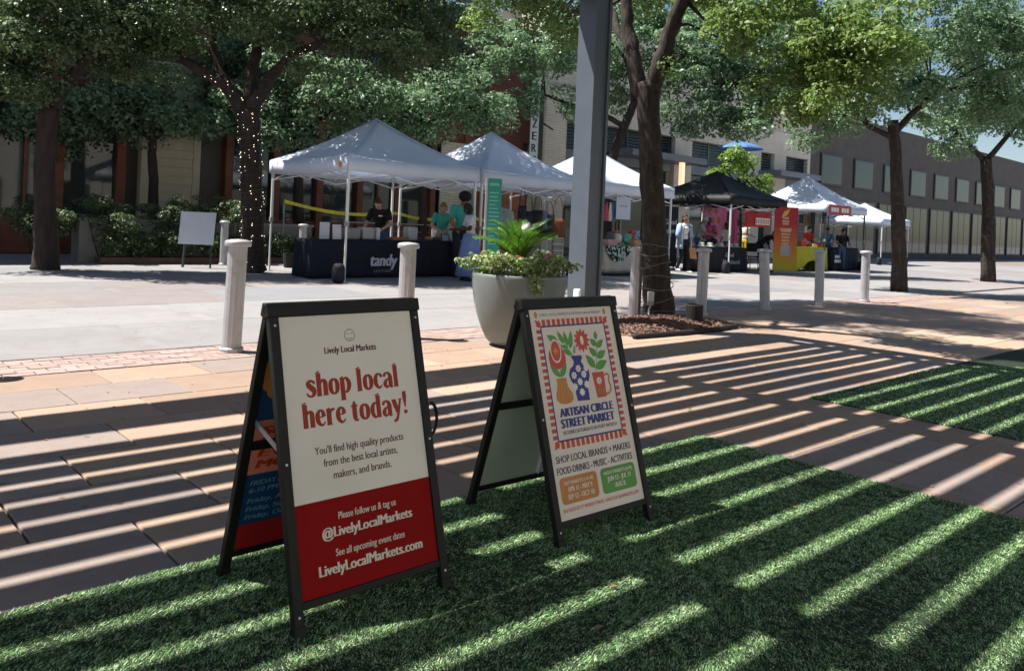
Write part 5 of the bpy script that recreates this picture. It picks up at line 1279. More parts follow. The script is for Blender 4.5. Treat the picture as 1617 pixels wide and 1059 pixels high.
# ================================================================ MARKET TABLES AND GOODS
navy = mat('cloth_navy', (0.008, 0.010, 0.022), 0.85, 0.2, 5, 0.05, 20); creamc = mat('cloth_cream', (0.50, 0.44, 0.38), 0.85, 0.06, 5, 0.06, 20)
blackc = mat('cloth_black', (0.012, 0.013, 0.02), 0.85, 0.2, 5, 0.05, 20); yellowc = mat('cloth_yellow', (0.50, 0.44, 0.012), 0.7, 0.08, 4, 0.05, 20)
def table(label, s0, s1, p, cm, depth=0.75, h=0.78, fold=0.02, drop=0.015, flare=0.04, arch=None):
    r_ = empty('market_table', W((s0 + s1) / 2, p - depth / 2), label, 'table', 'market tables with cloths')
    m_ = MB(); m_.gbox(s0 + 0.02, s1 - 0.02, p - depth + 0.02, p - 0.02, h - 0.035, h - 0.006); m_.build('table_top', mat('table_grey', (0.4, 0.4, 0.4), 0.6), r_)
    for a, b in ((s0 + .12, p - .1), (s1 - .12, p - .1), (s0 + .12, p - depth + .1), (s1 - .12, p - depth + .1)):
        m_ = MB(); m_.tube([W(a, b, 0), W(a, b, h - 0.034)], 0.016, 6); m_.build('leg', tent_legk, r_)
    m_ = MB(); per = [(s0, p), (s1, p), (s1, p - depth), (s0, p - depth), (s0, p)]; pts = []
    for (a, b), (c, d) in zip(per, per[1:]):
        n = max(6, int(math.hypot(c - a, d - b) / 0.08))
        for i in range(n): pts.append((a + (c - a) * i / n, b + (d - b) * i / n))
    n = len(pts); cs_, cp_ = (s0 + s1) / 2, p - depth / 2; rows = 7; vs = []
    for j in range(rows + 1):
        t = j / rows; z = h - (h - drop) * t
        for i, (a, b) in enumerate(pts):
            w_ = fold * t * math.sin(i * 1.15 + 0.7 * math.sin(i * 0.37)) + flare * t
            da, db = a - cs_, b - cp_; ka = 1 if abs(abs(da) - (s1 - s0) / 2) < 1e-4 else 0; kb = 1 if abs(abs(db) - depth / 2) < 1e-4 else 0
            zz = z
            if arch and kb and b > cp_ and t > 0: zz = z + arch * t * max(0, math.cos(math.pi * da / (s1 - s0))) ** 2
            vs.append(W(a + math.copysign(w_, da) * ka, b + math.copysign(w_, db) * kb, zz))
    fs = [(j * n + i, j * n + (i + 1) % n, (j + 1) * n + (i + 1) % n, (j + 1) * n + i) for j in range(rows) for i in range(n)]
    fs.append(tuple(range(n))[::-1])
    m_.add(vs, fs); cl = m_.build('cloth', cm, r_, smooth=True, solid=0.003)
    return r_, cl
tt, tcl = table('long navy table under the first white tent', 7.95, 12.0, -14.47, navy, flare=0.03)
sv = Sheet(W(9.17, -14.47 + 0.052, 0.66), S3, -Z3, P3, 0.86, 0.62)
lett = mat('ink_lilac', (0.50, 0.50, 0.62), 0.5, 0.04)
m_ = MB(); sv.text(m_, 'tandy', 0.10, 0.90, 0.66, 0.42, 3, 0.12, 0.12); m_.pieces('lettering', lett, tcl)
m_ = MB(); sv.text(m_, 'LEATHER', 0.22, 0.72, 0.88, 0.10, 3, 0.05); m_.pieces('lettering', mat('ink_dim', (0.16, 0.16, 0.18), 0.5), tcl)
HT = 0.783
whitep = mat('white_plastic', (0.66, 0.67, 0.68), 0.45, 0.05); leather = mat('leather_tan', (0.30, 0.12, 0.04), 0.6, 0.2, 12)
def item(name, label, cat, s, p, sz, m, z=HT, tilt=0.0, group=None):
    m_ = MB(); m_.obox(W(s, p, z + sz[2] / 2), S3 * sz[0], P3 * sz[1] , Z3 * sz[2] - P3 * tilt); o = m_.build(name, m, bevel=min(sz) * 0.15)
    return tag(o, label, cat, group)
item('price_board', 'upright white price board at the left end of the navy table', 'sign', 8.35, -14.75, (0.22, 0.02, 0.34), mat('price_white', (0.60, 0.62, 0.72), 0.5, 0.05))
item('price_board', 'smaller white price board beside the left tent leg', 'sign', 8.62, -14.72, (0.2, 0.02, 0.3), whitep, tilt=0.03)
item('storage_bin', 'clear grey bin of tools on the navy table', 'bin', 9.0, -14.85, (0.36, 0.3, 0.24), mat('bin_grey', (0.24, 0.25, 0.26), 0.5, 0.2, 20))
item('storage_bin', 'pale open bin left of the seller in black', 'bin', 9.42, -14.9, (0.3, 0.28, 0.26), mat('bin_pale', (0.42, 0.43, 0.40), 0.5, 0.12, 14))
item('paper_roll', 'white paper box in front of the seller in black', 'box', 9.68, -14.85, (0.1, 0.1, 0.26), whitep)
item('leather_tray', 'tan leather pieces in a tray under the seller\'s hands', 'tray', 10.15, -14.75, (0.46, 0.3, 0.07), leather)
item('storage_bin', 'tall pale bin right of the seller in black', 'bin', 10.62, -14.95, (0.26, 0.25, 0.30), mat('bin_mint', (0.45, 0.50, 0.48), 0.5, 0.12, 14))
for i, s in enumerate((10.95, 11.15)):
    m_ = MB(); m_.ball(W(s, -14.7, HT + 0.05), 0.11, 0.11, 0.055, 14, 8); tag(m_.build('leather_bowl', [leather, mat('leather_plum', (0.08, 0.04, 0.05), 0.6)][i], smooth=True), ['tan leather dome on the navy table', 'dark plum leather dome on the navy table'][i], 'bowl')
item('tablet', 'black tablet with a pale screen standing on the navy table', 'tablet', 11.38, -14.66, (0.2, 0.018, 0.17), edg, tilt=0.03)
m_ = MB(); m_.obox(W(11.38, -14.66 + 0.0105, HT + 0.085), S3 * 0.17, P3 * 0.002, Z3 * 0.135 - P3 * 0.024); m_.build('screen', mat('screen_blue', (0.35, 0.45, 0.65), 0.3), [o for o in bpy.data.objects if o.name == 'tablet'][0])
m_ = MB(); m_.lathe([(0.12, 0.0), (0.15, 0.04), (0.16, 0.22), (0.155, 0.23), (0.14, 0.2), (0, 0.19)], W(11.68, -14.75, HT), 14, lambda q, z: 1 + 0.05 * math.sin(5 * q)); tag(m_.build('glass_bowl', mat('bowl_mint', (0.42, 0.52, 0.50), 0.3, 0.15, 12)), 'pale mint bucket in front of the woman in teal', 'bucket')
wb = empty('white_chair', W(12.2, -15.9), 'white folding chair back behind the woman in teal', 'chair')
for q in (-.2, .2):
    m_ = MB(); m_.tube([W(12.2 + q, -15.9, 0), W(12.2 + q, -15.98, 1.05)], 0.016, 6); m_.build('leg', whitep, wb)
m_ = MB(); m_.gbox(12.0, 12.4, -15.99, -15.95, 0.80, 1.06); m_.build('backrest', whitep, wb); m_ = MB(); m_.gbox(12.0, 12.4, -15.9, -15.5, 0.44, 0.47); m_.build('seat', whitep, wb)

ct, ccl = table('table with a draped cream cloth beside the right trunk', 15.9, 18.25, -13.8, creamc, fold=0.045, flare=0.05, drop=0.12)
pat = mat('drape_pattern', (0.05, 0.09, 0.08), 0.8, 0.9, 9)
pn_ = pat.node_tree; nz = [n for n in pn_.nodes if n.type == 'TEX_NOISE'][0]; nz.inputs['Scale'].default_value = 14
[n for n in pn_.nodes if n.type == 'MIX'][0].inputs['B'].default_value = (0.36, 0.50, 0.44, 1); [n for n in pn_.nodes if n.type == 'MAP_RANGE'][0].inputs['From Min'].default_value = 0.49; [n for n in pn_.nodes if n.type == 'MAP_RANGE'][0].inputs['From Max'].default_value = 0.53
m_ = MB()
m_.grid(lambda i, j: (W(15.92 + 1.0 * i, -14.2 + 0.4 * j * 2, 0.79) if j < 0.5 else W(15.92 + 1.0 * i, -13.8 + 0.07 + 0.02 * math.sin(i * 14), 0.79 - (j - 0.5) * 2 * (0.14 + 0.30 * math.sin(math.pi * i)))), 16, 8); tag(m_.build('throw_cloth', pat, solid=0.004), 'dark green and mint patterned cloth over the cream table corner', 'cloth')
cols = [(0.45, 0.05, 0.06), (0.10, 0.35, 0.26), (0.55, 0.52, 0.46), (0.30, 0.12, 0.06), (0.08, 0.09, 0.10), (0.42, 0.26, 0.10), (0.16, 0.32, 0.42), (0.50, 0.30, 0.28)]
nm = ['red knitted pouch on the cream table', 'green knitted pouch on the cream table', 'cream plush toy on the cream table', 'brown pouch on the cream table', 'dark plush toy on the cream table', 'tan wooden crate at the right of the cream table', 'blue pouch stacked on the cream table', 'pale pink box at the left of the cream table']
po2 = [(17.55, -14.3, 0.30), (17.35, -14.25, 0.12), (17.0, -14.3, 0.10), (17.1, -14.5, 0.28), (16.75, -14.35, 0.16), (17.55, -14.1, 0.0), (17.75, -14.3, 0.30), (16.45, -14.1, 0.0)]
for i in range(8):
    m_ = MB(); s, p, z = po2[i]
    if i in (0, 3, 6):
        for q_ in range(3): m_.obox(W(s + 0.05 * q_ - 0.05, p + 0.04 * (q_ % 2), HT + 0.07 + z * 0.5 + 0.075 * q_), S3 * (0.24 - 0.05 * q_) + Z3 * 0.03 * (q_ - 1), P3 * 0.14, Z3 * 0.075)
    elif i in (5, 7): m_.gbox(s - 0.2, s + 0.2, p - 0.12, p + 0.12, HT + 0.006, HT + 0.16)
    else:
        m_.ball(W(s, p, HT + 0.11 + z * 0.6), 0.13, 0.11, 0.12 + z * 0.25, 12, 8)
        rq = random.Random(i); m_.ball(W(s + 0.06, p + 0.03, HT + 0.16 + z * 0.7), 0.07, 0.06, 0.09, 8, 6); m_.ball(W(s - 0.08, p + 0.02, HT + 0.08 + z * 0.5), 0.08, 0.07, 0.07, 8, 6)
        m_.v = [tuple(Vector(v) + Vector((rq.uniform(-1, 1), rq.uniform(-1, 1), rq.uniform(-1, 1))) * 0.018) for v in m_.v]
    tag(m_.build(['knit_pouch', 'knit_pouch', 'plush_toy', 'pouch', 'plush_toy', 'wooden_crate', 'pouch', 'gift_box'][i], mat('goods%d' % i, cols[i], 0.8, 0.3, 12), smooth=i in (1, 2, 4)), nm[i], ['pouch', 'pouch', 'toy', 'pouch', 'toy', 'crate', 'pouch', 'box'][i])
# hanging board and garments under the third tent
wbz = at(984, 325, 23.2)
m_ = MB(); m_.obox(wbz, S3 * 0.62, P3 * 0.02, Z3 * 0.78); wbo = tag(m_.build('fabric_sign', mat('sign_pale', (0.52, 0.57, 0.68), 0.6, 0.05)), 'pale hanging sign with faint lettering under the sunlit tent', 'sign')
sv = Sheet(wbz - S3 * 0.31 + Z3 * 0.39 + P3 * 0.0105, S3, -Z3, P3, 0.62, 0.78); m_ = MB()
for k in range(8): sv.rect(m_, 0.12 + 0.095 * k, 0.10, 0.18 + 0.095 * k, 0.19, 1)
for k in range(6): sv.rect(m_, 0.22 + 0.095 * k, 0.48, 0.26 + 0.095 * k, 0.55, 1)
m_.pieces('blurred_lettering', ink_grey, wbo)
gr = empty('garment_rack', W(17.0, -15.9), 'black rack of small garments left of the pale hanging sign', 'rack')
g0 = at(958, 318, 22.9); rx_ = MB(); rx_.bar(g0 - S3 * 0.4, g0 + S3 * 0.42, 0.03); rx_.bar(Vector((g0.x, g0.y, 0)) - S3 * 0.4, g0 - S3 * 0.4, 0.03); rx_.bar(Vector((g0.x, g0.y, 0)) + S3 * 0.42, g0 + S3 * 0.42, 0.03); rx_.build('rack_frame', edg, gr)
for k, cc in enumerate(((0.6, 0.55, 0.5), (0.20, 0.10, 0.32), (0.5, 0.06, 0.10), (0.62, 0.56, 0.52), (0.10, 0.18, 0.36))):
    c = g0 - S3 * (0.32 - 0.16 * k) - Z3 * 0.3
    m_ = MB(); m_.add([c + Z3 * 0.28 - S3 * 0.02, c + Z3 * 0.28 + S3 * 0.02, c + S3 * 0.10 - Z3 * 0.25, c - S3 * 0.10 - Z3 * 0.25], [(0, 1, 2, 3)]); tag(m_.build('garment', mat('garment%d' % k, cc, 0.8, 0.2, 9), solid=0.03), ['white', 'purple', 'crimson', 'cream', 'denim blue'][k] + ' garment hanging on the small black rack', 'garment')

# black upright panel beside the black tent
bpz = at(1055, 352, 25.6); bpr = empty('panel_sign', (bpz.x, bpz.y, 0), 'black upright sign panel left of the walking person', 'sign')
m_ = MB(); m_.obox(Vector((bpz.x, bpz.y, 1.05)), Vector((0.62, 0.1, 0)), Vector((-0.004, 0.025, 0)), Z3 * 1.9); bpp = m_.build('panel', blackc, bpr)
for q_ in (-0.22, 0.22):
    m_ = MB(); m_.bar(Vector((bpz.x + q_, bpz.y + 0.04, 0)), Vector((bpz.x + q_, bpz.y + 0.04, 1.6)), 0.03); m_.build('stay', tent_legk, bpr)
eb_ = Vector((0.987, 0.159, 0)); sv = Sheet(Vector((bpz.x, bpz.y, 2.0)) - eb_ * 0.31 + Vector((0.159, -0.987, 0)) * 0.0135, eb_, -Z3, Vector((0.159, -0.987, 0)), 0.62, 1.9); m_ = MB()
sv.text(m_, 'Good', 0.3, 0.95, 0.30, 0.09, 2, 0.08, 0.1); sv.text(m_, 'Shepherd', 0.2, 0.97, 0.44, 0.085, 2, 0.08, 0.1); m_.pieces('lettering', mat('ink_soft', (0.36, 0.36, 0.42), 0.5), bpp)

# bag display under the second tent
bf = empty('bag_stand', W(15.4, -16.2), 'folding rod stand holding hanging bags under the second tent', 'stand')
p0_, p1_, p2_ = at(812, 322, 21.5), at(846, 300, 21.5), at(882, 322, 21.5)
m_ = MB(); m_.bar(p0_, p1_, 0.02); m_.bar(p1_, p2_, 0.02); m_.bar(Vector((p1_.x, p1_.y, 0)), p1_, 0.03); m_.bar(Vector((p1_.x, p1_.y, 0.9)) - S3 * 0.7, Vector((p1_.x, p1_.y, 0.9)) + S3 * 0.7, 0.02); m_.build('rod_frame', rail_m, bf)
m_ = MB(); m_.lathe([(0.30, 0.0), (0.30, 0.02), (0.03, 0.03)], Vector((p1_.x, p1_.y, 0)), 14); m_.build('base', edg, bf)
def bag(label, x, y, w_, h_, col, strap=0.35):
    c = at(x, y, 21.4); r_ = empty('bag', c - Z3 * h_ / 2, label, 'bag', 'bags on the rod stand')
    m_ = MB(); ww = w_ / 2
    def fn(i, j):
        a = 2 * math.pi * i; k = 1 - 0.22 * (1 - j) if j < .9 else 0.95
        return c + Vector((math.cos(a) * ww * (0.82 + 0.25 * (1 - j)), math.sin(a) * 0.09 * (0.4 + (1 - j)), (j - 0.5) * h_))
    m_.grid(fn, 14, 5); m_.build('body', mat('bag' + label[:12], col, 0.6, 0.2, 8), r_, smooth=True, solid=0.006)
    m_ = MB(); pts = [c + Vector((math.cos(math.pi * t / 8) * ww * 0.6, 0, h_ / 2 - 0.02 + math.sin(math.pi * t / 8) * strap)) for t in range(9)]; m_.tube(pts, 0.010, 5); m_.build('strap', MATS['bag' + label[:12]], r_)
for a in (('black tote hanging at the left of the stand', 824, 340, 0.26, 0.5, (0.012, 0.015, 0.02), 0.5), ('navy tote next to the black one', 833, 352, 0.34, 0.62, (0.012, 0.02, 0.045), 0.5), ('dark charcoal backpack in the middle of the stand', 848, 350, 0.34, 0.6, (0.018, 0.018, 0.02), 0.4), ('brown striped bag low on the stand', 843, 370, 0.42, 0.40, (0.13, 0.05, 0.035), 0.3), ('black backpack right of the middle', 866, 356, 0.34, 0.60, (0.02, 0.024, 0.03), 0.35), ('rust brown leather tote at the right of the stand', 880, 360, 0.42, 0.50, (0.19, 0.055, 0.02), 0.6), ('grey-blue fabric bag on the stand', 860, 348, 0.18, 0.5, (0.16, 0.2, 0.25), 0.3)): bag(*a)
m_ = MB(); q = at(797, 345, 20.5); m_.grid(lambda i, j: q + Vector(((i - .5) * 0.4 + 0.1 * (1 - j), 0.05 * math.sin(i * 6), (j - .5) * 0.62 - 0.12 * i)), 8, 6); 
hb = tag(m_.build('draped_cloth', mat('cloth_sage', (0.36, 0.44, 0.44), 0.8, 0.1, 5), solid=0.006, smooth=True), 'pale sage cloth hung right of the teal sign', 'cloth')
# wheel cart by the rail
ca = G(876, 398, 25.5); cr_ = empty('hand_cart', ca, 'small metal hand cart beside the orange door', 'cart')
m_ = MB(); 
for q in (-.25, .25): m_.tube([ca + Vector((q, 0, 0.12)), ca + Vector((q, 0.1, 0.95))], 0.018, 6)
for z in (0.25, 0.45, 0.65, 0.85): m_.tube([ca + Vector((-.25, 0.02 + z * .1, z)), ca + Vector((.25, 0.02 + z * .1, z))], 0.014, 6)
m_.build('frame', rail_m, cr_)
for q in (-.3, .3):
    m_ = MB(); m_.tube([ca + Vector((q - .03, 0, 0.1)), ca + Vector((q + .03, 0, 0.1))], 0.10, 14); m_.build('wheel', edg, cr_)

# teal totem sign
tz = at(777, 343, 14.0); th_ = 2.03
te = empty('totem_sign', (tz.x, tz.y, 0), 'tall teal vertical directory sign behind the planter', 'sign')
tm_ = mat('teal_panel', (0.025, 0.27, 0.20), 0.5, 0.05, 3)
m_ = MB(); m_.obox(Vector((tz.x + 0.02, tz.y, th_ / 2 + 0.02)), Vector((0.235, 0.03, 0)), Vector((-0.008, 0.06, 0)), Z3 * (th_ - 0.04)); tp = m_.build('panel', tm_, te)
m_ = MB(); m_.obox(Vector((tz.x - 0.118, tz.y - 0.015, th_ / 2)), Vector((0.035, 0.004, 0)), Vector((-0.008, 0.07, 0)), Z3 * th_); m_.build('edge_strip', mat('strip_grey', (0.40, 0.43, 0.43), 0.4), te)
sv = Sheet(Vector((tz.x - 0.0975, tz.y - 0.0455, th_ - 0.02)), Vector((0.992, 0.126, 0)), -Z3, Vector((0.126, -0.992, 0)), 0.237, th_ - 0.04); m_ = MB()
for k in range(6): sv.rect(m_, 0.16 + 0.115 * k, 0.03, 0.25 + 0.115 * k, 0.055, 2)
for k in range(14): sv.rect(m_, 0.15, 0.11 + 0.034 * k, 0.15 + random.uniform(0.45, 0.75), 0.118 + 0.034 * k, 2)
sv.rect(m_, 0.40, 0.62, 0.46, 0.95, 2); m_.pieces('blurred_lettering', mat('ink_pale_teal', (0.22, 0.50, 0.42), 0.5), tp)

# hat table under the black tent, with banners behind
ht, hcl = table('black table with pale hats under the black tent', 21.2, 23.6, -14.35, blackc, flare=0.03)
sv = Sheet(W(22.1, -14.35 + 0.05, 0.70), S3, -Z3, P3, 1.1, 0.6); m_ = MB(); sv.text(m_, 'Good', 0.18, 0.62, 0.36, 0.22, 3, 0.1, 0.1); sv.text(m_, 'Shepherd', 0.05, 0.95, 0.74, 0.24, 3, 0.1, 0.1); m_.pieces('lettering', mat('ink_soft', (0.36, 0.36, 0.42), 0.5), hcl)
hatm = mat('hat_felt', (0.48, 0.46, 0.40), 0.85, 0.08, 8)
for i, s in enumerate((21.45, 21.9, 22.5, 23.0, 23.35)):
    m_ = MB(); m_.lathe([(0.17, 0.0), (0.172, 0.012), (0.105, 0.022), (0.10, 0.08), (0.08, 0.13), (0.0, 0.135)], W(s, -14.62, HT + 0.004), 16); tag(m_.build('hat', hatm, smooth=True), ['pale hat at the left end of the black table', 'second pale hat from the left on the black table', 'pale hat left of the silver tent leg', 'pale hat right of the silver tent leg', 'pale hat at the right end of the black table'][i], 'hat')
m_ = MB(); 
hs_ = empty('hat_stand', W(22.3, -15.0, HT), 'dark display of caps behind the pale hats', 'display')
for k in range(4): m_.ball(W(22.0 + 0.2 * k, -14.95, HT + 0.12 + 0.05 * (k % 2)), 0.13, 0.12, 0.10, 10, 6)
m_.build('dark_caps', blackc, hs_, smooth=True)
def banner(label, x, y, d, w_, h_, col, name='banner'):
    c = at(x, y, d); m_ = MB()
    m_.grid(lambda i, j: c + S3 * ((i - .5) * w_) + Z3 * ((j - .5) * h_) + P3 * 0.015 * math.sin(i * 12 + j), 10, 4)
    return c, tag(m_.build(name, mat(name + label[:10], col, 0.6, 0.08, 4), solid=0.004, smooth=True), label, 'banner')
pc1, pk = banner('pale pink cloth with orange blossoms hung under the black tent', 1128, 353, 29.4, 1.5, 1.35, (0.60, 0.25, 0.42))
sv = Sheet(pc1 - S3 * 0.75 + Z3 * 0.675 + P3 * 0.03, S3, -Z3, P3, 1.5, 1.35); m_ = MB()
for (u, v) in ((0.3, 0.2), (0.55, 0.15), (0.42, 0.42), (0.65, 0.4), (0.35, 0.7), (0.55, 0.75)): sv.ell(m_, u, v, 0.07, 0.09, 2)
m_.pieces('blossom_print', mat('ink_tangerine', (0.60, 0.12, 0.06), 0.5), pk)
pc2, pk2 = banner('magenta cloth hung right of the pale pink one', 1158, 356, 29.8, 0.62, 1.5, (0.42, 0.03, 0.14))
pc3, rd = banner('red banner with a pale lettered panel behind the bending person', 1196, 346, 31.5, 1.9, 0.62, (0.42, 0.02, 0.025))
sv = Sheet(pc3 - S3 * 0.95 + Z3 * 0.31 + P3 * 0.03, S3, -Z3, P3, 1.9, 0.62); m_ = MB(); sv.rect(m_, 0.40, 0.42, 0.95, 0.85, 1); m_.pieces('white_print', ink_white, rd)
m_ = MB()
for k in range(8): sv.rect(m_, 0.42 + 0.065 * k, 0.50, 0.455 + 0.065 * k, 0.78, 2)
m_.pieces('blurred_lettering', mat('ink_rose', (0.45, 0.2, 0.2), 0.5), rd)
pr_ = MB(); 
ru = empty('rollup_banner', G(1240, 425, 26.8), 'tall red-orange roll-up banner left of the yellow table', 'banner')
c0 = at(1240, 370, 26.8); c0.z = 1.12
ebn = Vector((0.99, 0.14, 0)); nbn = Vector((0.14, -0.99, 0))
m_ = MB(); m_.obox(c0, ebn * 0.82, nbn * 0.012, Z3 * 2.1)
ob = mat('banner_flame', (0.52, 0.10, 0.02), 0.5, 0.05)
nt = ob.node_tree; tcn = nt.nodes.new('ShaderNodeTexCoord'); sx = nt.nodes.new('ShaderNodeSeparateXYZ'); rp_ = nt.nodes.new('ShaderNodeValToRGB')
rp_.color_ramp.elements[0].position = 0.05; rp_.color_ramp.elements[0].color = (0.55, 0.40, 0.02, 1); rp_.color_ramp.elements[1].position = 0.75; rp_.color_ramp.elements[1].color = (0.36, 0.012, 0.02, 1)
e_ = rp_.color_ramp.elements.new(0.38); e_.color = (0.55, 0.14, 0.012, 1)
nt.links.new(tcn.outputs['Generated'], sx.inputs[0]); nt.links.new(sx.outputs['Z'], rp_.inputs[0]); nt.links.new(rp_.outputs[0], nt.nodes['Principled BSDF'].inputs['Base Color'])
bn = m_.build('sheet', ob, ru); m_ = MB(); m_.obox(Vector((c0.x, c0.y, 0.04)), ebn * 0.86, nbn * 0.22, Z3 * 0.07); m_.build('foot', rail_m, ru); m_ = MB(); m_.bar(Vector((c0.x, c0.y + 0.03, 0.05)), Vector((c0.x, c0.y + 0.03, 2.18)), 0.02); m_.build('pole', rail_m, ru)
sv = Sheet(c0 - ebn * 0.41 + Z3 * 1.05 + nbn * 0.0065, ebn, -Z3, nbn, 0.82, 2.1); m_ = MB()
for v, a, b in ((0.155, 0.36, 0.62), (0.205, 0.34, 0.64), (0.245, 0.36, 0.62), (0.33, 0.26, 0.76), (0.36, 0.30, 0.74), (0.41, 0.32, 0.70), (0.46, 0.34, 0.68), (0.51, 0.34, 0.68), (0.56, 0.36, 0.66)):
    n = int((b - a) / 0.075)
    for k in range(n): sv.rect(m_, a + (b - a) * k / n, v, a + (b - a) * (k + 0.78) / n, v + 0.03, 2)
m_.pieces('blurred_lettering', mat('ink_peach', (0.62, 0.42, 0.28), 0.5), bn)
m_ = MB(); sv.ell(m_, 0.47, 0.095, 0.10, 0.10, 2, 0.78, 4); m_.pieces('emblem_print', ink_yellow, bn)
m_ = MB(); sv.rect(m_, 0.30, 0.60, 0.72, 0.765, 2); m_.pieces('blank_panel_print', mat('panel_greyed', (0.35, 0.36, 0.34), 0.5), bn)
yt, ycl = table('bright yellow cloth table under the right white tent', 26.55, 28.85, -14.2, yellowc, h=0.86, fold=0.015, arch=0.36)
bt, bcl = table('navy apron table with pale lettering at the right edge', 29.1, 31.2, -14.1, navy, h=0.86)
sv = Sheet(W(29.15, -14.05 , 0.62), S3, -Z3, P3, 1.0, 0.4); m_ = MB()
for k in range(4): sv.rect(m_, 0.05 + 0.11 * k, 0.1, 0.13 + 0.11 * k, 0.36, 2); sv.rect(m_, 0.03 + 0.13 * k, 0.5, 0.13 + 0.13 * k, 0.78, 2)
m_.pieces('blurred_lettering', ink_white, bcl)
for i, (s, c, h_) in enumerate(((27.0, (0.02, 0.02, 0.02), 0.16), (27.5, (0.45, 0.03, 0.03), 0.2), (27.9, (0.05, 0.03, 0.02), 0.14), (28.3, (0.5, 0.4, 0.3), 0.1), (28.6, (0.3, 0.02, 0.02), 0.16))):
    item('food_box', ['black', 'red', 'dark brown', 'pale', 'deep red'][i] + ' food tray on the yellow table', 'tray', s, -14.5, (0.32, 0.26, h_), mat('tray%d' % i, c, 0.6, 0.3, 10), z=0.864)
rk = empty('goods_rack', W(28.6, -17.0), 'dark rack of hanging goods behind the yellow table', 'rack')
for k in range(5):
    m_ = MB(); c = at(1265 + 9 * k, 345 + 3 * (k % 2), 32.5); m_.obox(c, S3 * 0.24, P3 * 0.06, Z3 * (0.35 + 0.1 * (k % 3))); m_.build('hanging_goods', mat('hang%d' % k, [(0.03, 0.05, 0.05), (0.20, 0.12, 0.04), (0.02, 0.02, 0.02), (0.35, 0.36, 0.35), (0.10, 0.04, 0.03)][k], 0.7), rk)
m_ = MB(); a = at(1258, 332, 32.5); b = at(1308, 336, 32.5); m_.bar(a, b, 0.03); m_.bar(Vector((a.x, a.y, 0)), a, 0.03); m_.bar(Vector((b.x, b.y, 0)), b, 0.03); m_.build('frame', edg, rk)
rg = empty('folding_chair', G(1190, 420, 27.6), 'black folding chair with a white bottle behind the tilted bollard', 'chair')
q0 = G(1190, 420, 27.6)
for dx, dy in ((-.2, -.2), (.2, -.2), (-.2, .2), (.2, .2)):
    m_ = MB(); m_.tube([q0 + Vector((dx, dy, 0)), q0 + Vector((dx * .8, dy * .6, 0.46))], 0.014, 6); m_.build('leg', tent_legk, rg)
m_ = MB(); m_.box(q0 + Z3 * 0.47, (0.44, 0.42, 0.03)); m_.build('seat', edg, rg); m_ = MB(); m_.box(q0 + Vector((0, 0.2, 0.78)), (0.44, 0.03, 0.3)); m_.build('backrest', edg, rg)

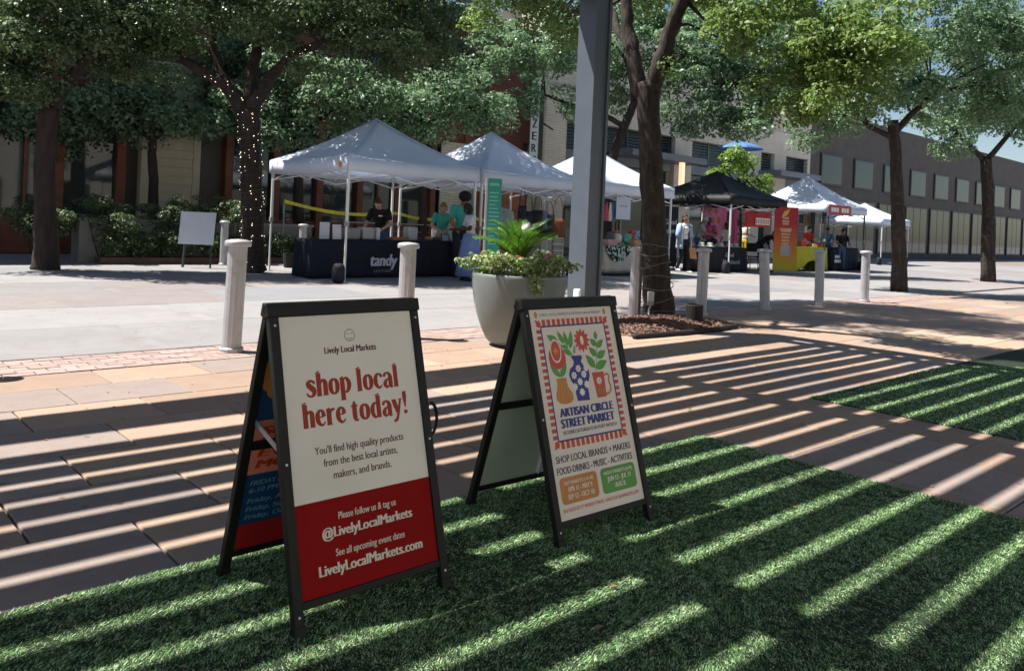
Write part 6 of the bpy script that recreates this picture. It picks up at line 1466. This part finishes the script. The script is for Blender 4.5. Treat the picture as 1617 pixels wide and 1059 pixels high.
# ================================================================ PEOPLE
SK_L = mat('skin_fair', (0.50, 0.30, 0.22), 0.55, 0.06, 10); SK_M = mat('skin_tan', (0.28, 0.145, 0.09), 0.55, 0.06, 10); SK_D = mat('skin_deep', (0.06, 0.030, 0.02), 0.5, 0.06, 10)
H_K = mat('hair_black', (0.010, 0.008, 0.008), 0.6, 0.3, 30, 0.4, 60); H_B = mat('hair_blond', (0.24, 0.13, 0.06), 0.6, 0.3, 30, 0.4, 60); H_R = mat('hair_brown', (0.06, 0.025, 0.015), 0.6, 0.3, 30, 0.4, 60)
shoe_m = mat('shoe_dark', (0.02, 0.02, 0.022), 0.6); shoe_w = mat('shoe_white', (0.6, 0.6, 0.6), 0.5)
PEOPLE = []
def person(label, loc, yaw, hgt, skin, hairm, shirt, pants, lean=0.0, arms=None, legs=None, hair='short', head_tilt=0.0, shoes=shoe_m, bulk=1.0, sleeve=0.6, female=False):
    k = hgt / 1.75
    rot = Matrix.Rotation(yaw, 3, 'Z'); O = Vector(loc)
    def T(p): return O + rot @ (Vector(p) * k)
    hip = Vector((0, -0.04 * math.sin(lean) * 4, 0.93))
    up = Vector((0, math.sin(lean), math.cos(lean))); fw = Vector((0, math.cos(lean), -math.sin(lean)))
    waist = hip + up * 0.14; chest = hip + up * 0.36; neck = hip + up * 0.55
    hu = Vector((0, math.sin(lean * 0.6 + head_tilt), math.cos(lean * 0.6 + head_tilt))); hf = Vector((0, hu.z, -hu.y))
    head = neck + hu * 0.155 + hf * 0.025
    mb = MB(); segs = []
    def cap(a, b, ra, rb, reg, flat=1.0):
        n = 5; P_ = [Vector(a).lerp(Vector(b), i / n) for i in range(n + 1)]; rr = [ra + (rb - ra) * i / n for i in range(n + 1)]
        mb.tube([T(p) for p in P_], [r * k for r in rr], 12); mb.ball(T(a), ra * k, n=12, m=8); mb.ball(T(b), rb * k, n=12, m=8)
        segs.append((T(a), T(b), ra * k, rb * k, reg))
    def ell(c, rx, ry, rz, reg, ax=None):
        M = Matrix((Vector((1, 0, 0)), fw if ax is None else ax[0], up if ax is None else ax[1])).transposed()
        mb.ball(T(c), rx * k, ry * k, rz * k, 16, 10, rot @ M)
        segs.append((T(c), T(c), min(rx, ry, rz) * k, min(rx, ry, rz) * k, reg))
    b = bulk; sw = (0.165 if female else 0.185)
    ell(hip + up * 0.0, 0.165 * b, 0.115 * b, 0.13, 'pants'); ell(waist, 0.145 * b, 0.10 * b, 0.14, 'shirt'); ell(chest, 0.165 * b, 0.115 * b, 0.18, 'shirt'); ell(chest + up * 0.10, sw, 0.09, 0.10, 'shirt')
    if female: ell(chest + fw * 0.07 + up * 0.02, 0.13 * b, 0.07, 0.08, 'shirt')
    cap(neck - up * 0.04, neck + hu * 0.06, 0.062, 0.052, 'skin')
    ell(head, 0.075, 0.096, 0.112, 'skin', (hf, hu)); ell(head - hu * 0.055 + hf * 0.035, 0.052, 0.058, 0.055, 'skin', (hf, hu)); ell(head + hf * 0.098 - hu * 0.022, 0.014, 0.018, 0.024, 'skin', (hf, hu))
    for s in (-1, 1): ell(head + Vector((s * 0.076, 0, 0)) - hu * 0.01, 0.012, 0.022, 0.032, 'skin', (hf, hu))
    arms = arms or [((0.05, 0.02, -0.28), (0.06, 0.10, -0.52))] * 2
    for s, (el, wr) in zip((-1, 1), arms):
        sh_ = chest + up * 0.13 + Vector((s * (sw + 0.01), 0, 0)); e = sh_ + Vector((s * el[0], el[1], el[2])); w = sh_ + Vector((s * wr[0], wr[1], wr[2]))
        mid = sh_.lerp(e, sleeve) if sleeve <= 1 else e.lerp(w, sleeve - 1)
        cap(sh_, sh_.lerp(e, min(1, sleeve)), 0.066 * b, 0.058 * b, 'shirt')
        if sleeve < 1: cap(mid, e, 0.045, 0.041, 'skin')
        cap(e, w, 0.042, 0.029, 'skin' if sleeve < 1.5 else 'shirt')
        d = (w - e).normalized(); pr = w + d * 0.055; sdv = d.cross(Vector((0, 0, 1)));
        sdv = sdv.normalized() if sdv.length > 0.1 else Vector((1, 0, 0)); dn = d.cross(sdv).normalized()
        cap(w, pr, 0.030, 0.034, 'skin')
        for q in range(4):
            f0 = pr + sdv * (q - 1.5) * 0.019; L_ = (0.062, 0.072, 0.068, 0.055)[q]; f1 = f0 + d * L_ * 0.6 + dn * 0.006; f2 = f1 + d * L_ * 0.35 + dn * L_ * 0.35
            cap(f0, f1, 0.010, 0.0095, 'skin'); cap(f1, f2, 0.0095, 0.008, 'skin')
        th0 = w + d * 0.02 + sdv * -s * 0.026; cap(th0, th0 + sdv * -s * 0.03 + d * 0.045, 0.012, 0.010, 'skin')
    legs = legs or [((0.01, 0.02, 0.49), (0.02, 0.0, 0.085))] * 2
    for s, (kn, an) in zip((-1, 1), legs):
        h0 = hip + Vector((s * 0.09, 0, -0.03)); kk = Vector((s * (0.09 + kn[0]), kn[1], kn[2])); aa = Vector((s * (0.09 + an[0]), an[1], an[2]))
        cap(h0, kk, 0.092 * b, 0.062, 'pants'); cap(kk, aa, 0.060, 0.046, 'pants'); cap(aa + Vector((0, -0.03, -0.045)), aa + Vector((0, 0.15, -0.052)), 0.040, 0.032, 'shoe')
    r_ = empty('person', O, label, 'person')
    me = mb.mesh('body', skin, O); ob = bpy.data.objects.new('body', me); COL.objects.link(ob); ob.parent = r_
    md = ob.modifiers.new('r', 'REMESH'); md.mode = 'VOXEL'; md.voxel_size = 0.0125; md.use_smooth_shade = True
    sm = ob.modifiers.new('s', 'SMOOTH'); sm.factor = 0.5; sm.iterations = 2
    PEOPLE.append((ob, O, segs, [skin, shirt, pants, shoes]))
    # hair
    HM = rot @ Matrix((Vector((1, 0, 0)), hf, hu)).transposed()
    m_ = MB(); hc_ = T(head + hu * 0.03 - hf * 0.018)
    if hair == 'afro': m_.ball(T(head + hu * 0.055 - hf * 0.02), 0.135 * k, 0.135 * k, 0.115 * k, 14, 10, HM)
    elif hair == 'cap':
        m_.ball(T(head + hu * 0.045 - hf * 0.01), 0.088 * k, 0.108 * k, 0.082 * k, 14, 10, HM); m_.ball(T(head + hu * 0.045 + hf * 0.11), 0.07 * k, 0.075 * k, 0.010 * k, 12, 6, HM)
    else:
        m_.ball(hc_, 0.086 * k, 0.103 * k, 0.104 * k, 14, 10, HM)
        if hair == 'long': m_.ball(T(head - hu * 0.07 - hf * 0.055), 0.085 * k, 0.06 * k, 0.14 * k, 12, 8, HM)
        if hair == 'bob': m_.ball(T(head - hu * 0.02 - hf * 0.03), 0.098 * k, 0.095 * k, 0.10 * k, 12, 8, HM)
        if hair == 'bun': m_.ball(T(head + hu * 0.12 - hf * 0.05), 0.045 * k, n=10, m=6)
    rj = random.Random(3); m_.v = [tuple(Vector(v) + Vector((rj.uniform(-1, 1), rj.uniform(-1, 1), rj.uniform(-1, 1))) * 0.006) for v in m_.v]
    m_.build('cap' if hair == 'cap' else 'hair', hairm, r_, smooth=True)
    for s in (-1, 1):
        m_ = MB(); m_.ball(T(head + hf * 0.088 + Vector((s * 0.032, 0, 0)) + hu * 0.008), 0.010 * k, 0.006 * k, 0.007 * k, 8, 5, HM); m_.build('eye', H_K, r_)
    m_ = MB(); m_.ball(T(head + hf * 0.090 - hu * 0.062), 0.022 * k, 0.008 * k, 0.006 * k, 8, 5, HM); m_.build('mouth', mat('lip', (0.20, 0.06, 0.05), 0.5), r_)
    return r_, T, (hip, waist, chest, neck, head, up, fw)
def C(n, c): return mat('wear_' + n, c, 0.85, 0.1, 12, 0.15, 40)
YC = R(180)                                                   # facing the camera
teal = C('teal', (0.06, 0.40, 0.34)); black = C('black', (0.008, 0.008, 0.009)); denim = C('denim', (0.05, 0.10, 0.19)); white = C('white', (0.66, 0.64, 0.63)); tan = C('tan', (0.48, 0.42, 0.36)); grey = C('grey', (0.30, 0.30, 0.30)); sky_b = C('lightblue', (0.30, 0.42, 0.58)); red = C('red', (0.50, 0.03, 0.02)); dblue = C('blue', (0.12, 0.22, 0.36))
# seller in black behind the navy table
q = W(10.14, -15.42)
_, T_, J = person('person in a black shirt bending over the left part of the navy table', q, YC - 0.25, 1.74, SK_L, H_R, black, denim, lean=0.25, head_tilt=0.45, arms=[((0.10, 0.06, -0.26), (-0.04, 0.30, -0.42)), ((0.12, 0.02, -0.28), (0.08, 0.26, -0.46))], hair='bun', bulk=1.1)
m_ = MB(); c = T_(J[2] + J[6] * 0.118 + J[5] * 0.06 + Vector((-0.06, 0, 0))); m_.box(c, (0.09, 0.01, 0.03), YC); m_.build('name_tag', whitep, _)
q = at(699, 340, 19.0); q.z = 0
person('person in a teal shirt with pale trousers looking down at the table end', q, YC + 0.1, 1.72, SK_L, H_B, teal, tan, lean=0.28, head_tilt=0.35, arms=[((0.06, 0.06, -0.26), (-0.12, 0.30, -0.38)), ((0.08, 0.06, -0.26), (-0.12, 0.28, -0.36))], hair='bob', female=True)
q = at(729, 340, 18.3); q.z = 0
person('tall person with curly black hair and a teal polo shirt', q, YC + 0.35, 1.93, SK_M, H_K, teal, C('dark', (0.02, 0.02, 0.024)), lean=0.16, head_tilt=0.45, arms=[((0.04, 0.06, -0.27), (-0.10, 0.26, -0.36)), ((0.06, 0.06, -0.28), (0.0, 0.24, -0.42))], hair='afro', bulk=1.05)
q = at(744, 345, 17.4); q.z = 0
w4, T_, J = person('person in a white blouse and long blue pleated skirt at the table end', q, R(115), 1.66, SK_D, H_K, white, C('skirt', (0.13, 0.19, 0.42)), lean=0.06, head_tilt=0.35, arms=[((0.05, 0.10, -0.25), (-0.02, 0.36, -0.26)), ((0.05, 0.08, -0.26), (0.0, 0.34, -0.28))], hair='bob', female=True)
m_ = MB(); cs = T_(Vector((0, 0, 0)))
m_.lathe([(0.15, 1.0), (0.19, 0.85), (0.225, 0.6), (0.26, 0.35), (0.29, 0.10)], cs, 44, lambda a, z: 1 + 0.05 * math.sin(14 * a) * (1.05 - z)); m_.build('skirt', C('skirtstripe', (0.20, 0.27, 0.52)), w4, smooth=True, solid=0.004)
# walking woman with paper bag
q = at(1081, 345, 24.2); q.z = 0
w5, T_, J = person('person walking in an open light blue shirt carrying a brown paper bag', q, YC + 0.45, 1.74, SK_M, H_K, white, black, lean=0.02, arms=[((0.06, -0.02, -0.27), (0.08, 0.06, -0.50)), ((0.06, 0.04, -0.27), (0.08, 0.02, -0.50))], legs=[((0.0, 0.10, 0.49), (0.0, 0.16, 0.085)), ((0.0, 0.02, 0.50), (0.0, -0.16, 0.13))], hair='long', female=True, shoes=shoe_w)
m_ = MB()
def shirt_fn(i, j):
    a = R(35 + 290 * i) + R(90); z = 1.42 - 0.70 * j; rr = 0.175 + 0.055 * j + 0.012 * math.sin(i * 40); rx_, ry_ = rr * 1.12, rr * 0.82
    kx = 1 if j > 0.12 else 0.75 + 2 * j
    return T_(Vector((math.cos(a) * rx_ * kx, math.sin(a) * ry_ * kx, z)))
m_.grid(shirt_fn, 30, 8); m_.build('open_shirt', sky_b, w5, smooth=True, solid=0.005)
for s in (-1, 1):
    m_ = MB(); a = J[2] + J[5] * 0.13 + Vector((s * 0.18, 0, 0)); m_.tube([T_(a), T_(a + Vector((s * 0.06, 0, -0.28))), T_(a + Vector((s * 0.062, 0.03, -0.36)))], [0.082, 0.07, 0.066], 12, False); m_.build('sleeve', sky_b, w5, smooth=True, solid=0.004)
hb_ = T_(J[2] + J[5] * 0.13 + Vector((-(0.175 + 0.08), 0.06, -0.60))); 
def paper_bag(c):
    r_ = empty('paper_bag', c - Z3 * 0.43, 'brown paper bag held by the walking person', 'paper bag')
    m_ = MB(); m_.obox(c - Z3 * 0.26, Vector((0.21, 0.05, 0)), Vector((-0.03, 0.12, 0)), Z3 * 0.33 + Vector((-0.05, 0, 0))); m_.build('bag_body', mat('kraft', (0.42, 0.23, 0.10), 0.85, 0.08, 9, 0.2, 30), r_)
    m_ = MB(); m_.tube([c + Vector((-0.08, 0, -0.095)), c + Vector((-0.05, 0, 0.0)), c + Vector((0.03, 0, 0.0)), c + Vector((0.06, 0, -0.095))], 0.006, 5); m_.build('handle', MATS['kraft'], r_)
hb2 = T_(J[2] + J[5] * 0.13 + Vector((-0.255, 0.08, -0.56)))
paper_bag(hb2 if hb2.x > w5.location.x else T_(J[2] + J[5] * 0.13 + Vector((0.255, 0.04, -0.56))))
# behind the hat table
q = at(1104, 350, 26.6); q.z = 0
person('person in a grey shirt and pale blue cap leaning over the hats', q, R(-100), 1.80, SK_M, sky_b, grey, denim, lean=0.22, head_tilt=0.35, arms=[((0.04, 0.12, -0.24), (-0.05, 0.36, -0.26)), ((0.06, 0.12, -0.24), (-0.05, 0.38, -0.28))], hair='cap', bulk=1.1)
q = at(1119, 352, 27.6); q.z = 0
person('person with curly black hair and pink top beside the blue cap', q, R(160), 1.76, SK_D, H_K, C('pinkish', (0.50, 0.10, 0.25)), black, lean=0.15, head_tilt=0.4, arms=[((0.06, 0.08, -0.26), (0.0, 0.30, -0.34)), ((0.06, 0.08, -0.26), (-0.05, 0.3, -0.34))], hair='bob')
q = at(1147, 358, 29.0); q.z = 0
person('person in a white top and denim skirt behind the silver tent leg', q, R(30), 1.60, SK_M, H_R, white, denim, lean=0.0, hair='long', female=True)
q = at(1204, 380, 28.0); q.z = 0
person('person in black bending low beside the orange banner', q, R(-75), 1.70, SK_M, H_K, black, black, lean=1.0, head_tilt=0.3, arms=[((0.03, 0.10, -0.26), (0.0, 0.16, -0.48)), ((0.03, 0.12, -0.26), (0.0, 0.2, -0.46))], hair='bun', sleeve=0.9)
q = at(1177, 350, 33.0); q.z = 0
person('person with bare arms standing before the red banner', q, R(-60), 1.75, SK_M, H_K, tan, C('mustard', (0.45, 0.32, 0.02)), arms=[((0.06, 0.08, -0.24), (0.0, 0.30, -0.22)), ((0.06, 0.06, -0.26), (0.02, 0.28, -0.3))], hair='short')
q = at(1275, 355, 30.8); q.z = 0
person('person in red behind the yellow table', q, YC + 0.5, 1.62, SK_L, H_K, red, black, lean=0.12, head_tilt=0.2, arms=[((0.06, 0.08, -0.25), (0.0, 0.32, -0.34)), ((0.06, 0.08, -0.25), (0.0, 0.32, -0.34))], hair='short')
q = at(1307, 362, 31.4); q.z = 0
person('person in a blue shirt leaning over the yellow table', q, YC - 0.4, 1.66, SK_M, H_K, dblue, denim, lean=0.30, head_tilt=0.35, arms=[((0.06, 0.10, -0.25), (0.0, 0.32, -0.34)), ((0.06, 0.08, -0.25), (0.0, 0.32, -0.34))], hair='short')
q = at(1329, 372, 30.4); q.z = 0
person('person in black at the navy apron table', q, YC, 1.58, SK_M, H_K, black, denim, lean=0.15, head_tilt=0.2, arms=[((0.06, 0.10, -0.25), (0.0, 0.32, -0.34)), ((0.06, 0.08, -0.25), (0.0, 0.32, -0.34))], hair='short')

# finish the bodies: one continuous skin each, coloured by the nearest limb
bpy.context.view_layer.update()
dg = bpy.context.evaluated_depsgraph_get()
done = []
for ob, O, segs, mats in PEOPLE:
    done.append(bpy.data.meshes.new_from_object(ob.evaluated_get(dg)))
REG = {'skin': 0, 'shirt': 1, 'pants': 2, 'shoe': 3}
for (ob, O, segs, mats), me in zip(PEOPLE, done):
    n = len(me.polygons); ctr = np.zeros(n * 3); me.polygons.foreach_get('center', ctr); ctr = ctr.reshape(-1, 3) + np.array(O)
    best = np.full(n, 1e9); idx = np.zeros(n, dtype=np.int32)
    for a, b, ra, rb, reg in segs:
        a = np.array(a); b = np.array(b); ab = b - a; l2 = (ab ** 2).sum()
        t = np.clip(((ctr - a) @ ab) / l2, 0, 1) if l2 > 1e-9 else np.zeros(n)
        d = np.linalg.norm(ctr - (a + t[:, None] * ab), axis=1)
        sc = d / (ra + (rb - ra) * t) if l2 > 1e-9 else d / (ra * 1.25)
        better = sc < best; best[better] = sc[better]; idx[better] = REG[reg]
    me.materials.clear()
    for m in mats: me.materials.append(m)
    me.polygons.foreach_set('material_index', idx); me.polygons.foreach_set('use_smooth', np.ones(n, dtype=bool)); me.update()
    old = ob.data; ob.modifiers.clear(); ob.data = me; bpy.data.meshes.remove(old); me.name = 'body'
